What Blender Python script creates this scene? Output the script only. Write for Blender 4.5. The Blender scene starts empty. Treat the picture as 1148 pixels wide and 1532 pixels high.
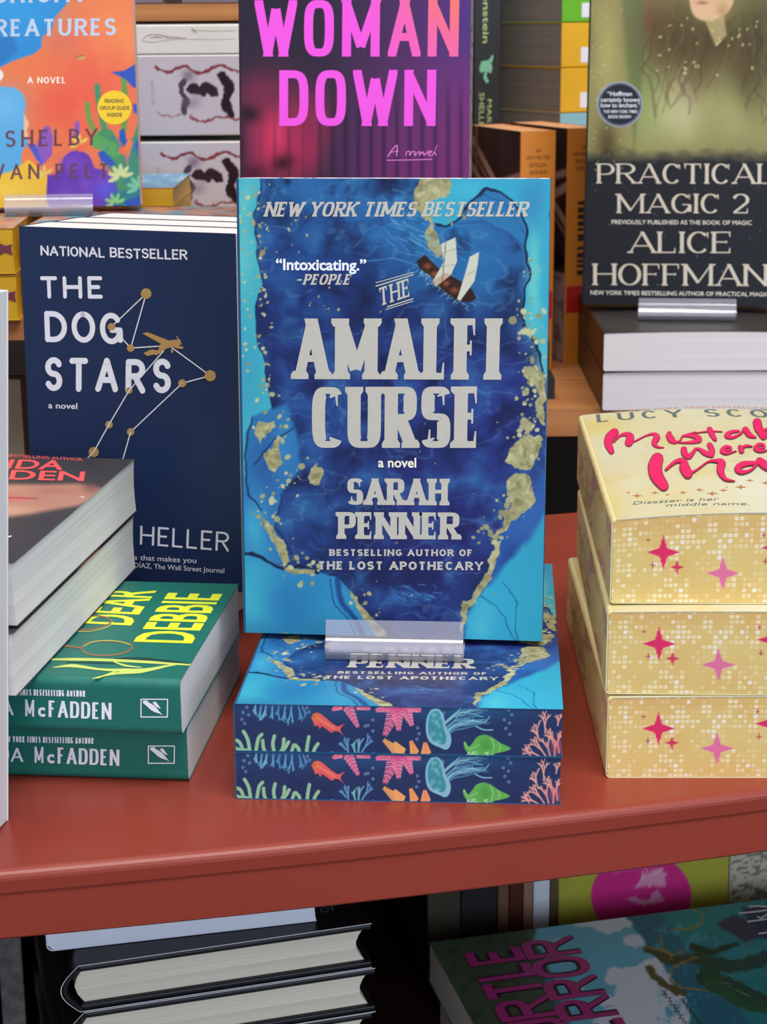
import bpy, math, random
import numpy as np
from mathutils import Matrix, Vector
R_ = math.radians
random.seed(7)
SC = bpy.context.scene
COL = SC.collection

# ------------------------------------------------------------------ camera
CF, CH, CD, CX = 2701.6, .3169, .6975, .0099          # focal length in px of a 1148 px wide frame
PITCH, ROLL = R_(15.31), R_(-.46)
cam = bpy.data.cameras.new('camera'); camo = bpy.data.objects.new('camera', cam); COL.objects.link(camo)
cam.sensor_fit = 'VERTICAL'; cam.sensor_height = 24; cam.lens = CF / 1532 * 24
camo.location = (CX, -CD, CH)
camo.rotation_euler = (Matrix.Rotation(math.pi / 2 - PITCH, 3, 'X') @ Matrix.Rotation(ROLL, 3, 'Z')).to_euler()
cam.clip_start = .01
cam.dof.use_dof = True; cam.dof.focus_distance = .80; cam.dof.aperture_fstop = 18.0
SC.camera = camo
cC = np.array([CX, -CD, CH]); cF = np.array([0, math.cos(PITCH), -math.sin(PITCH)])
cU = np.array([0, math.sin(PITCH), math.cos(PITCH)]); cR = np.array([1., 0, 0])
_c, _s = math.cos(ROLL), math.sin(ROLL)
def ray(x, y):
    u, v = x - 574, y - 766
    return cF + cR * (_c * u + _s * v) / CF - cU * (-_s * u + _c * v) / CF
def PZ(x, y, z): r = ray(x, y); return cC + r * (z - CH) / r[2]
def PY(x, y, Y): r = ray(x, y); return cC + r * (Y + CD) / r[1]
def project(p):
    d = np.asarray(p) - cC; X = d @ cR; Y = d @ cU; Z = d @ cF
    x = CF * X / Z; y = -CF * Y / Z
    return 574 + _c * x - _s * y, 766 + _s * x + _c * y

# ------------------------------------------------------------------ light
SC.view_settings.view_transform = 'Standard'; SC.view_settings.look = 'None'
SC.view_settings.gamma = 1; SC.view_settings.exposure = 0.0
wd = bpy.data.worlds.new('shop_light'); SC.world = wd; wd.use_nodes = True
wd.node_tree.nodes['Background'].inputs[0].default_value = (.93, .96, 1, 1)
wd.node_tree.nodes['Background'].inputs[1].default_value = .43
def area(name, loc, tgt, sx, sy, power, col):
    l = bpy.data.lights.new(name, 'AREA'); l.shape = 'RECTANGLE'; l.size = sx; l.size_y = sy; l.energy = power; l.color = col
    o = bpy.data.objects.new(name, l); COL.objects.link(o); o.location = loc
    o.rotation_euler = (Vector(tgt) - Vector(loc)).to_track_quat('-Z', 'Y').to_euler(); return o
area('ceiling_panel_front', (.4, -.75, 2.3), (0, .1, .1), 1.6, .7, 51, (1, .97, .93))
area('lip_highlight_strip', (0, -3.6, 2.45), (0, 0, .1), 2.6, .16, 15, (1, .98, .95))  # strip lamp added so the stand lips reflect a bright line
area('ceiling_panel_back', (-.4, .55, 2.5), (0, .5, 0), 2.2, .3, 16, (1, .96, .90))
area('shop_window', (1.5, -2.4, .6), (0, .1, -.1), 2.4, 1.1, 40, (.66, .80, 1))

# ------------------------------------------------------------------ materials
def lin(h):
    if isinstance(h, str):
        h = h.lstrip('#'); h = [int(h[i:i + 2], 16) / 255 for i in (0, 2, 4)]
    a = np.asarray(h, float)
    return np.where(a <= .04045, a / 12.92, ((a + .055) / 1.055) ** 2.4)
def srgb(h):
    if isinstance(h, str):
        h = h.lstrip('#'); h = [int(h[i:i + 2], 16) / 255 for i in (0, 2, 4)]
    return np.asarray(h, float)
def base_mat(name, rough=.5, metal=0., spec=.5):
    m = bpy.data.materials.new(name); m.use_nodes = True
    b = m.node_tree.nodes['Principled BSDF']
    b.inputs['Roughness'].default_value = rough; b.inputs['Metallic'].default_value = metal
    b.inputs['Specular IOR Level'].default_value = spec
    return m, m.node_tree, b
def mat(name, col, rough=.5, metal=0., spec=.32, var=.06, scale=60.):
    """plain surface with a faint procedural mottling"""
    m, nt, b = base_mat(name, rough, metal, spec)
    tc = nt.nodes.new('ShaderNodeTexCoord'); nz = nt.nodes.new('ShaderNodeTexNoise'); nz.inputs['Scale'].default_value = scale
    nt.links.new(tc.outputs['Object'], nz.inputs['Vector'])
    mx = nt.nodes.new('ShaderNodeMix'); mx.data_type = 'RGBA'
    c = lin(col)
    mx.inputs[6].default_value = (*(c * (1 - var)), 1); mx.inputs[7].default_value = (*np.minimum(c * (1 + var), 1), 1)
    nt.links.new(nz.outputs['Fac'], mx.inputs[0]); nt.links.new(mx.outputs[2], b.inputs['Base Color'])
    return m
def paper(name, c1, c2, scale=(3, 3, 900), rough=.8):
    """page edges: fine leaf lines through the thickness of the block"""
    m, nt, b = base_mat(name, rough, 0, .2)
    tc = nt.nodes.new('ShaderNodeTexCoord'); mp = nt.nodes.new('ShaderNodeMapping'); nz = nt.nodes.new('ShaderNodeTexNoise')
    mp.inputs['Scale'].default_value = scale; nz.inputs['Scale'].default_value = 1; nz.inputs['Detail'].default_value = 3
    nt.links.new(tc.outputs['Object'], mp.inputs[0]); nt.links.new(mp.outputs[0], nz.inputs['Vector'])
    rp = nt.nodes.new('ShaderNodeValToRGB'); rp.color_ramp.elements[0].position = .3; rp.color_ramp.elements[1].position = .7
    rp.color_ramp.elements[0].color = (*lin(c1), 1); rp.color_ramp.elements[1].color = (*lin(c2), 1)
    nt.links.new(nz.outputs['Fac'], rp.inputs[0]); nt.links.new(rp.outputs[0], b.inputs['Base Color'])
    bp = nt.nodes.new('ShaderNodeBump'); bp.inputs['Strength'].default_value = .25; bp.inputs['Distance'].default_value = .0003
    nt.links.new(nz.outputs['Fac'], bp.inputs['Height']); nt.links.new(bp.outputs[0], b.inputs['Normal'])
    return m
def wood(name, c1, c2, axis=(1.5, 22, 22), rough=.5, spec=.4):
    m, nt, b = base_mat(name, rough, 0, spec)
    tc = nt.nodes.new('ShaderNodeTexCoord'); mp = nt.nodes.new('ShaderNodeMapping'); nz = nt.nodes.new('ShaderNodeTexNoise')
    mp.inputs['Scale'].default_value = axis; nz.inputs['Scale'].default_value = 3; nz.inputs['Detail'].default_value = 6
    nz.inputs['Distortion'].default_value = .6
    nt.links.new(tc.outputs['Object'], mp.inputs[0]); nt.links.new(mp.outputs[0], nz.inputs['Vector'])
    rp = nt.nodes.new('ShaderNodeValToRGB'); rp.color_ramp.elements[0].position = .3; rp.color_ramp.elements[1].position = .72
    rp.color_ramp.elements[0].color = (*lin(c1), 1); rp.color_ramp.elements[1].color = (*lin(c2), 1)
    nt.links.new(nz.outputs['Fac'], rp.inputs[0]); nt.links.new(rp.outputs[0], b.inputs['Base Color'])
    return m
def art_mat(name, rough=.35, spec=.5, metal=0.):
    """printed surface: the ink is the mesh's own computed colour attribute"""
    m, nt, b = base_mat(name, rough, metal, spec)
    at = nt.nodes.new('ShaderNodeAttribute'); at.attribute_name = 'art'
    nt.links.new(at.outputs['Color'], b.inputs['Base Color'])
    return m
def acrylic(name):
    m = bpy.data.materials.new(name); m.use_nodes = True; nt = m.node_tree; N = nt.nodes.new
    b = nt.nodes['Principled BSDF']; out = nt.nodes['Material Output']
    b.inputs['Base Color'].default_value = (.90, .88, 1, 1); b.inputs['Roughness'].default_value = .3
    tr = N('ShaderNodeBsdfTransparent'); tr.inputs[0].default_value = (.97, .96, 1, 1)
    gl = N('ShaderNodeBsdfGlossy'); gl.inputs['Roughness'].default_value = .07
    lw = N('ShaderNodeLayerWeight'); lw.inputs[0].default_value = .3
    mr = N('ShaderNodeMapRange'); mr.inputs[3].default_value = .20; mr.inputs[4].default_value = .6
    nt.links.new(lw.outputs['Facing'], mr.inputs[0])
    m1 = N('ShaderNodeMixShader'); nt.links.new(mr.outputs[0], m1.inputs[0]); nt.links.new(tr.outputs[0], m1.inputs[1]); nt.links.new(b.outputs[0], m1.inputs[2])
    fr = N('ShaderNodeFresnel'); fr.inputs[0].default_value = 1.7
    m2 = N('ShaderNodeMixShader'); nt.links.new(fr.outputs[0], m2.inputs[0]); nt.links.new(m1.outputs[0], m2.inputs[1]); nt.links.new(gl.outputs[0], m2.inputs[2])
    nt.links.new(m2.outputs[0], out.inputs[0])
    return m
ART = art_mat('printed_ink', .35, .28); ARTM = art_mat('matte_printed_ink', .6, .3); EDGE = art_mat('printed_page_edge', .65, .25)
FOIL = mat('silver_foil', '#cdc7bc', .4, .25, .4, .05, 300)
GOLDFOIL = mat('pale_gold_foil', '#d6ccb8', .34, .25, .4, .12, 400)
WHITE = mat('white_ink', '#eef0fa', .5, 0, .4, .01); CREAM = mat('cream_ink', '#f2ecdc', .5, 0, .4, .02)
PAGE = paper('white_pages', '#d9d5d1', '#e9e5e1'); PAGEY = paper('cream_pages', '#c9bfae', '#e0d7c8')
PAGEG = paper('grey_pages', '#716c66', '#857f77'); PAGED = paper('smooth_white_pages', '#d6d3d4', '#e2dfe0')
PAGEP = paper('speckled_sprayed_pages', '#4d4540', '#b5aba4', (300, 300, 500))
CLEAR = acrylic('clear_acrylic')
def rgb_mat(n, h, rough=.4, **k): return mat(n, h, rough, **k)

# ------------------------------------------------------------------ mesh helpers
def empty(name, label, cat, M, group=None):
    o = bpy.data.objects.new(name, None); COL.objects.link(o); o.matrix_world = M
    o.empty_display_size = .02; o['label'] = label; o['category'] = cat
    if group: o['group'] = group
    return o
def link(name, verts, faces, m, parent=None, cols=None, smooth=False, M=None):
    me = bpy.data.meshes.new(name); me.from_pydata([tuple(v) for v in verts], [], faces)
    for mm in (m if isinstance(m, (list, tuple)) else [m]): me.materials.append(mm)
    if cols is not None:
        at = me.color_attributes.new('art', 'FLOAT_COLOR', 'POINT')
        a = np.ones((len(verts), 4), np.float32); a[:, :3] = cols; at.data.foreach_set('color', a.ravel())
    if smooth: me.shade_smooth()
    me.update()
    o = bpy.data.objects.new(name, me); COL.objects.link(o)
    if parent is not None: o.parent = parent
    if M is not None: o.matrix_world = M
    return o
def box_vf(x0, y0, z0, x1, y1, z1):
    v = [(x0, y0, z0), (x1, y0, z0), (x1, y1, z0), (x0, y1, z0), (x0, y0, z1), (x1, y0, z1), (x1, y1, z1), (x0, y1, z1)]
    f = [(0, 3, 2, 1), (4, 5, 6, 7), (0, 1, 5, 4), (1, 2, 6, 5), (2, 3, 7, 6), (3, 0, 4, 7)]
    return v, f
def join(*vf):
    V, F = [], []
    for v, f in vf:
        n = len(V); V += list(v); F += [tuple(i + n for i in q) for q in f]
    return V, F
def box(name, a, b, m, parent=None, bevel=0, M=None):
    v, f = box_vf(*a, *b); o = link(name, v, f, m, parent, M=M)
    if bevel:
        md = o.modifiers.new('bevel', 'BEVEL'); md.width = bevel; md.segments = 3; md.limit_method = 'ANGLE'
    return o
def prism(prof, axis, d0, d1):
    """closed 2-D profile swept along an axis ('x' profile=(y,z), 'y' profile=(x,z), 'z' profile=(x,y))"""
    def mk(p, d):
        return {'x': (d, p[0], p[1]), 'y': (p[0], d, p[1]), 'z': (p[0], p[1], d)}[axis]
    n = len(prof); V = [mk(p, d0) for p in prof] + [mk(p, d1) for p in prof]
    F = [(i, (i + 1) % n, n + (i + 1) % n, n + i) for i in range(n)] + [tuple(range(n))[::-1], tuple(range(n, 2 * n))]
    return V, F
def place(p, yaw, tilt=0, stand=False, T=0.):
    """box whose front-bottom-left corner is p; a standing book's front cover looks toward -y"""
    R = Matrix.Rotation(R_(yaw), 4, 'Z') @ Matrix.Rotation(R_(tilt), 4, 'X')
    if stand:
        return Matrix.Translation(p) @ R @ Matrix.Translation((0, T, 0)) @ Matrix.Rotation(math.pi / 2, 4, 'X')
    return Matrix.Translation(p) @ R

# ------------------------------------------------------------------ a face of a book, in the book's own frame
class Face:
    bow = None
    def __init__(s, M, O, ux, uy, w, h):
        s.M = M; s.O = np.array(O, float); s.ux = np.array(ux, float); s.uy = np.array(uy, float); s.n = np.cross(s.ux, s.uy); s.w = w; s.h = h
        A = np.array(M); s.A = A[:3, :3]; s.t = A[:3, 3]
        s.wO = s.A @ s.O + s.t; s.wn = s.A @ s.n
    def ab(s, px, py):
        r = ray(px, py); h = 0.; iA = np.linalg.inv(s.A)
        for _ in range(4 if s.bow else 1):
            k = (s.wn @ (s.wO + s.wn * h - cC)) / (s.wn @ r)
            p = iA @ (cC + r * k - s.t) - s.O; ab = np.array([p @ s.ux, p @ s.uy])
            if s.bow: h = float(s.bow(ab[0], ab[1]))
        return ab
    def loc(s, a, b, lift=0.): return s.O + s.ux * a + s.uy * b + s.n * lift
# value noise
def vnoise(x, y, seed):
    rs = np.random.RandomState(seed); g = rs.rand(64, 64)
    xi = np.floor(x).astype(int); yi = np.floor(y).astype(int); fx = x - xi; fy = y - yi
    fx = fx * fx * (3 - 2 * fx); fy = fy * fy * (3 - 2 * fy); q = lambda i, j: g[j % 64, i % 64]
    return (q(xi, yi) * (1 - fx) + q(xi + 1, yi) * fx) * (1 - fy) + (q(xi, yi + 1) * (1 - fx) + q(xi + 1, yi + 1) * fx) * fy
def fbm(x, y, seed=1, o=4):
    s = 0; a = .5; t = 0
    for i in range(o):
        s = s + a * vnoise(x * 2 ** i + 13.7 * i, y * 2 ** i + 5.3 * i, seed + i); t += a; a *= .5
    return s / t
class Canvas:
    """a grid of ink samples over a face; painted in the photograph's frame so that art keeps its place on the cover"""
    def __init__(s, face, nx, ny, base, a0=0., b0=0., a1=None, b1=None):
        s.f = face; s.nx = nx; s.ny = ny
        a1 = face.w if a1 is None else a1; b1 = face.h if b1 is None else b1
        A, B = np.meshgrid(np.linspace(a0, a1, nx), np.linspace(b0, b1, ny)); s.A = A.ravel(); s.B = B.ravel()
        L = face.O + s.A[:, None] * face.ux + s.B[:, None] * face.uy
        s.L = L; s.X, s.Y = project(L @ face.A.T + face.t)
        s.OX, s.OY = s.X.copy(), s.Y.copy()
        s.c = np.tile(srgb(base), (nx * ny, 1))
    def warp(s, amp, scale, seed=3):
        s.X = s.OX + amp * (fbm(s.OX / scale, s.OY / scale, seed) - .5) * 2; s.Y = s.OY + amp * (fbm(s.OX / scale, s.OY / scale, seed + 20) - .5) * 2
    def unwarp(s): s.X, s.Y = s.OX, s.OY
    def noise(s, sx, sy=None, seed=1, o=4): return fbm(s.X / sx, s.Y / (sy or sx), seed, o)
    def mix(s, m, col):
        c = srgb(col) if not (isinstance(col, np.ndarray) and col.ndim == 2) else col
        s.c += (c - s.c) * np.clip(m, 0, 1)[:, None]
    def sd(s, pts, closed=True):
        """signed distance (inside > 0) to a polygon, plain distance to an open line"""
        P = np.array(pts, float); d = np.full(len(s.X), 1e9); ins = np.zeros(len(s.X), bool); n = len(P)
        for i in range(n if closed else n - 1):
            (x0, y0), (x1, y1) = P[i], P[(i + 1) % n]; dx, dy = x1 - x0, y1 - y0
            t = np.clip(((s.X - x0) * dx + (s.Y - y0) * dy) / (dx * dx + dy * dy + 1e-9), 0, 1)
            d = np.minimum(d, np.hypot(s.X - x0 - t * dx, s.Y - y0 - t * dy))
            if closed and y0 != y1:
                ins ^= ((y0 > s.Y) != (y1 > s.Y)) & (s.X < (x1 - x0) * (s.Y - y0) / (y1 - y0) + x0)
        return np.where(ins, d, -d) if closed else d
    def poly(s, pts, col, soft=1.2, op=1.): m = np.clip(s.sd(pts) / soft + .5, 0, 1) * op; s.mix(m, col); return m
    def line(s, pts, w, col, op=1., soft=1.): s.mix(np.clip((w / 2 - s.sd(pts, False)) / soft + .5, 0, 1) * op, col)
    def disc(s, x, y, rx, col, ry=None, soft=1.2, op=1., rot=0):
        ry = ry or rx; c, q = math.cos(R_(rot)), math.sin(R_(rot)); dx, dy = s.X - x, s.Y - y
        r = np.hypot((c * dx + q * dy) / rx, (-q * dx + c * dy) / ry); s.mix(np.clip((1 - r) * min(rx, ry) / soft + .5, 0, 1) * op, col)
    def glow(s, x, y, rx, ry, col, op=1., rot=0):
        c, q = math.cos(R_(rot)), math.sin(R_(rot)); dx, dy = s.X - x, s.Y - y
        s.mix(op * np.exp(-((c * dx + q * dy) / rx) ** 2 - ((-q * dx + c * dy) / ry) ** 2), col)
    def panel(s, name, m, parent, th=.0004, edge='#d8d4cf', bow=None, lift=0.):
        f = s.f; n = s.nx * s.ny
        L = s.L + f.n * lift
        if bow is not None: L = L + f.n * bow(s.A, s.B)[:, None]
        idx = np.arange(n).reshape(s.ny, s.nx)
        q = np.stack([idx[:-1, :-1], idx[:-1, 1:], idx[1:, 1:], idx[1:, :-1]], -1).reshape(-1, 4)
        ring = np.concatenate([idx[0, :-1], idx[:-1, -1], idx[-1, :0:-1], idx[:0:-1, 0]])
        k = len(ring); LV = np.concatenate([L, L[ring], L[ring] - f.n * th]); E = lin(edge)
        cols = np.concatenate([lin(np.clip(s.c, 0, 1)), np.tile(E, (2 * k, 1))])
        i = np.arange(k); j = (i + 1) % k
        sk = np.stack([n + j, n + i, n + k + i, n + k + j], -1)
        me = bpy.data.meshes.new(name)
        F = np.concatenate([q, sk]); back = np.arange(n + 2 * k - 1, n + k - 1, -1)
        loops = np.concatenate([F.ravel(), back]); nf = len(F) + 1
        me.vertices.add(len(LV)); me.vertices.foreach_set('co', LV.astype(np.float32).ravel())
        me.loops.add(len(loops)); me.loops.foreach_set('vertex_index', loops.astype(np.int32))
        me.polygons.add(nf); me.polygons.foreach_set('loop_start', np.append(np.arange(len(F)) * 4, len(F) * 4).astype(np.int32))
        me.update(calc_edges=True); me.validate()
        at = me.color_attributes.new('art', 'FLOAT_COLOR', 'POINT')
        a = np.ones((len(LV), 4), np.float32); a[:, :3] = cols; at.data.foreach_set('color', a.ravel())
        me.materials.append(m)
        o = bpy.data.objects.new(name, me); COL.objects.link(o); o.parent = parent
        return o

# ------------------------------------------------------------------ lettering
def arc(cx, cy, rx, ry, a0, a1, n=12, e=2.):
    out = []
    for i in range(n + 1):
        a = R_(a0 + (a1 - a0) * i / n); c, s = math.cos(a), math.sin(a)
        out.append((cx + rx * math.copysign(abs(c) ** (2 / e), c), cy + ry * math.copysign(abs(s) ** (2 / e), s)))
    return out
def glyphs(e):
    A = lambda *a: arc(*a, n=max(10, int(abs(a[5] - a[4]) / 9)), e=e)
    S = A(.5, .755, .5, .245, 25, 268) + A(.5, .255, .5, .255, 88, -155)
    g = {}   # width, strokes, serif feet, serif heads, ticks (x, y, dy)
    g['A'] = (.92, [[(0, 0), (.5, 1)], [(.5, 1), (1, 0)], [(.2, .32), (.8, .32)]], [0, 1], [], [])
    g['B'] = (.74, [[(0, 0), (0, 1)], [(0, 1), (.5, 1)] + A(.5, .76, .42, .24, 90, -90) + [(0, .52)], [(0, .52), (.5, .52)] + A(.5, .26, .5, .26, 90, -90) + [(0, 0)]], [-.12], [-.12], [])
    g['C'] = (.76, [A(.5, .5, .5, .5, 42, 318)], [], [], [(.98, .96, -1)])
    g['D'] = (.8, [[(0, 0), (0, 1)], [(0, 1), (.35, 1)] + A(.35, .5, .65, .5, 90, -90) + [(0, 0)]], [-.12], [-.12], [])
    g['E'] = (.64, [[(0, 0), (0, 1)], [(0, 1), (1, 1)], [(0, .52), (.8, .52)], [(0, 0), (1, 0)]], [-.12], [-.12], [(1, 1, -1), (1, 0, 1), (.8, .52, 0)])
    g['F'] = (.62, [[(0, 0), (0, 1)], [(0, 1), (1, 1)], [(0, .52), (.8, .52)]], [0], [-.12], [(1, 1, -1), (.8, .52, 0)])
    g['G'] = (.8, [A(.5, .5, .5, .5, 42, 330), [(1, .06), (1, .44)], [(.55, .44), (1, .44)]], [], [], [(.98, .96, -1)])
    g['H'] = (.84, [[(0, 0), (0, 1)], [(1, 0), (1, 1)], [(0, .52), (1, .52)]], [0, 1], [0, 1], [])
    g['I'] = (.0, [[(.5, 0), (.5, 1)]], [.5], [.5], [])
    g['J'] = (.5, [[(1, 1), (1, .3)] + A(.5, .3, .5, .3, 0, -170)], [], [1], [])
    g['K'] = (.82, [[(0, 0), (0, 1)], [(.05, .42), (1, 1)], [(.38, .6), (1, 0)]], [0, 1], [0, 1], [])
    g['L'] = (.62, [[(0, 0), (0, 1)], [(0, 0), (1, 0)]], [-.12], [0], [(1, 0, 1)])
    g['M'] = (1.16, [[(.04, 0), (.04, 1)], [(.96, 0), (.96, 1)], [(.04, 1), (.5, .12)], [(.5, .12), (.96, 1)]], [.04, .96], [0, 1], [])
    g['N'] = (.86, [[(0, 0), (0, 1)], [(1, 0), (1, 1)], [(0, 1), (1, 0)]], [0], [0, 1], [])
    g['O'] = (.84, [A(.5, .5, .5, .5, 90, 450)], [], [], [])
    g['P'] = (.7, [[(0, 0), (0, 1)], [(0, 1), (.5, 1)] + A(.5, .73, .5, .27, 90, -90) + [(0, .46)]], [0], [-.12], [])
    g['Q'] = (.84, [A(.5, .5, .5, .5, 90, 450), [(.55, .25), (1, 0)]], [], [], [])
    g['R'] = (.78, [[(0, 0), (0, 1)], [(0, 1), (.5, 1)] + A(.5, .75, .46, .25, 90, -90) + [(0, .5)], [(.45, .5), (1, 0)]], [0, 1], [-.12], [])
    g['S'] = (.68, [S], [], [], [(.97, .97, -1), (.12, .03, 1)])
    g['T'] = (.74, [[(.5, 0), (.5, 1)], [(0, 1), (1, 1)]], [.5], [], [(0, 1, -1), (1, 1, -1)])
    g['U'] = (.8, [[(0, 1), (0, .34)] + A(.5, .34, .5, .34, 180, 360) + [(1, 1)]], [], [0, 1], [])
    g['V'] = (.88, [[(0, 1), (.5, 0)], [(.5, 0), (1, 1)]], [], [0, 1], [])
    g['W'] = (1.25, [[(0, 1), (.27, 0)], [(.27, 0), (.5, .9)], [(.5, .9), (.73, 0)], [(.73, 0), (1, 1)]], [], [0, 1], [])
    g['X'] = (.84, [[(0, 0), (1, 1)], [(0, 1), (1, 0)]], [0, 1], [0, 1], [])
    g['Y'] = (.84, [[(0, 1), (.5, .46)], [(1, 1), (.5, .46)], [(.5, .46), (.5, 0)]], [.5], [0, 1], [])
    g['Z'] = (.7, [[(0, 1), (1, 1)], [(1, 1), (0, 0)], [(0, 0), (1, 0)]], [], [], [(0, 1, -1), (1, 0, 1)])
    g['2'] = (.66, [A(.5, .7, .5, .3, 165, -35) + [(0, 0)], [(0, 0), (1, 0)]], [], [], [(1, 0, 1)])
    g['#'] = (.5, [[(.2, 0), (.35, 1)], [(.65, 0), (.8, 1)], [(0, .35), (1, .35)], [(0, .65), (1, .65)]], [], [], [])
    g['-'] = (.7, [[(0, .45), (1, .45)]], [], [], [])
    g['.'] = (.0, [[(.5, 0), (.5, .12)]], [], [], [])
    return g
GL = {e: glyphs(e) for e in (2., 2.7, 3.4)}
def clip(poly, x0, x1, y0, y1):
    for ax, lim, sg in ((0, x0, 1), (0, x1, -1), (1, y0, 1), (1, y1, -1)):
        out = []; n = len(poly)
        for i in range(n):
            p, q = poly[i], poly[(i + 1) % n]; a = (p[ax] - lim) * sg; b = (q[ax] - lim) * sg
            if a >= 0: out.append(p)
            if (a > 0 > b) or (a < 0 < b):
                t = a / (a - b); out.append((p[0] + (q[0] - p[0]) * t, p[1] + (q[1] - p[1]) * t))
        poly = out
        if not poly: return poly
    return poly
def strip(pts, hw):
    """quads along a polyline; hw(direction) gives the half width"""
    n = len(pts); L, Rr = [], []; cl = n > 5 and math.hypot(pts[0][0] - pts[-1][0], pts[0][1] - pts[-1][1]) < 1e-6
    for i in range(n):
        a = pts[i - 1 if i else (n - 2 if cl else 0)]; b = pts[i + 1 if i < n - 1 else (1 if cl else n - 1)]; dx, dy = b[0] - a[0], b[1] - a[1]; l = math.hypot(dx, dy) or 1
        dx /= l; dy /= l; h = hw(dx, dy, i / (n - 1)); L.append((pts[i][0] - dy * h, pts[i][1] + dx * h)); Rr.append((pts[i][0] + dy * h, pts[i][1] - dx * h))
    return [[Rr[i], Rr[i + 1], L[i + 1], L[i]] for i in range(n - 1)]
def letters(s, aspect, tv=.16, th=.1, gap=.1, sl=0., st=.06, e=2., rnd=False, space=.35, jit=0., thin=1.):
    """own stroke letters laid out in a box of height 1 and the given width; returns polygons"""
    G = GL[e]; rs = random.Random(len(s) * 7 + 3)
    def wd_(k, c): return None
    fix = 0; var = 0
    for c in s:
        if c == ' ': var += space; continue
        w = G[c][0]; var += w; fix += tv if w == 0 else tv * .35
        if w == 0 and sl: fix += sl * .9
    fix += gap * (len(s) - 1); k = max((aspect - fix) / max(var, 1e-6), .12)
    out = []; x = 0
    for c in s:
        if c == ' ': x += space * k + gap; continue
        w, strokes, feet, heads, ticks = G[c]
        W = (tv + (sl * .9 if sl else 0)) if w == 0 else w * k + tv * .35
        fx = lambda u: x + tv / 2 + u * max(W - tv, 0); fy = lambda v: th / 2 + v * (1 - th)
        lift = rs.uniform(-jit, jit); polys = []; lay = []; ly = 0
        for stk in strokes:
            lay += [ly + (20 if rnd and len(p) == 10 else 0) for p in polys[len(lay):]]; ly += 1
            P = [(fx(u), fy(v)) for u, v in stk]
            two = len(stk) == 2; (u0, v0), (u1, v1) = stk[0], stk[-1]
            vert = two and u0 == u1; hor = two and v0 == v1
            def hw(dx, dy, t, th_=th, tv_=tv):
                return .5 * math.sqrt((tv_ * dy) ** 2 + (th_ * dx) ** 2)
            if two and not rnd:
                (ax, ay), (bx, by) = P; l = math.hypot(bx - ax, by - ay) or 1; ex = .25; dx, dy = (bx - ax) / l, (by - ay) / l
                thin_ = thin if (not vert and not hor and dx * dy > 0) else 1.
                if not hor:
                    if v0 in (0, 1): ax -= dx * ex; ay -= dy * ex
                    if v1 in (0, 1): bx += dx * ex; by += dy * ex
                    h = .5 * tv * (1 if vert else 1.02) * thin_
                    if not vert: h *= max(.55, abs(dy))
                else:
                    h = .5 * th
                q = [(ax + dy * h, ay - dx * h), (bx + dy * h, by - dx * h), (bx - dy * h, by + dx * h), (ax - dy * h, ay + dx * h)]
                polys.append(clip(q, x, x + W, 0, 1))
            else:
                polys += strip(P, hw)
                if rnd:
                    for p in (P[0], P[-1]): polys.append([(p[0] + tv / 2 * math.cos(a * math.pi / 5), p[1] + (tv / 2) * math.sin(a * math.pi / 5)) for a in range(10)])
        lay += [ly + (20 if rnd and len(p) == 10 else 0) for p in polys[len(lay):]]
        if sl:
            for lst, y0, y1, sg in ((feet, 0, st, 1), (heads, 1 - st, 1, -1)):
                for u in lst:
                    off = 0
                    if u == -.12: off = -tv * .1; u = 0
                    X = fx(u); hwid = tv / 2 + sl / 2
                    yb, yt = (0, st) if sg == 1 else (1, 1 - st)
                    polys.append([(X - hwid + off, yb), (X + hwid + off, yb), (X + hwid + off, yt), (X + tv / 2, yt + sg * st * .8), (X - tv / 2, yt + sg * st * .8), (X - hwid + off, yt)][::sg])
            for u, v, dy in ticks:
                X = fx(u); Y = fy(v); t = sl * .55
                if dy == 0: polys.append([(X - t * .5, Y - th * 1.1), (X + t * .2, Y - th * 1.1), (X + t * .2, Y + th * 1.1), (X - t * .5, Y + th * 1.1)])
                else:
                    yb = Y - dy * th / 2; ye = Y + dy * max(.22, th)
                    polys.append([(X - t, yb), (X + t * .3, yb), (X + t * .3, ye), (X - t * .2, ye)][::(1 if dy > 0 else -1)])
        lay += [ly + 1 + i for i in range(len(polys) - len(lay))]
        out += [([(p[0], p[1] + lift) for p in q], l) for q, l in zip(polys, lay) if len(q) > 2]
        x += W + gap
    tot = x - gap
    return [[(p[0] / tot, p[1], l) for p in q] for q, l in out]
_bc = {}
def bfont(s, off=0.):
    """Blender's built-in face: polygons scaled to unit width and unit cap height"""
    if (s, off) in _bc: return _bc[(s, off)]
    def raw(t):
        cu = bpy.data.curves.new('lettering_curve', 'FONT'); cu.body = t; cu.offset = off; cu.resolution_u = 3
        o = bpy.data.objects.new('lettering_curve', cu); COL.objects.link(o)
        dg = bpy.context.evaluated_depsgraph_get(); me = bpy.data.meshes.new_from_object(o.evaluated_get(dg))
        V = [tuple(v.co[:2]) for v in me.vertices]; F = [tuple(p.vertices) for p in me.polygons]
        bpy.data.objects.remove(o); bpy.data.curves.remove(cu); bpy.data.meshes.remove(me); return V, F
    V, F = raw(s); hv, _ = raw('H')
    cap = max(v[1] for v in hv); lo = min(v[1] for v in hv); x0 = min(v[0] for v in V); x1 = max(v[0] for v in V)
    V = [((v[0] - x0) / (x1 - x0), (v[1] - lo) / (cap - lo)) for v in V]
    _bc[(s, off)] = (V, F); return V, F
LET = []
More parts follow.
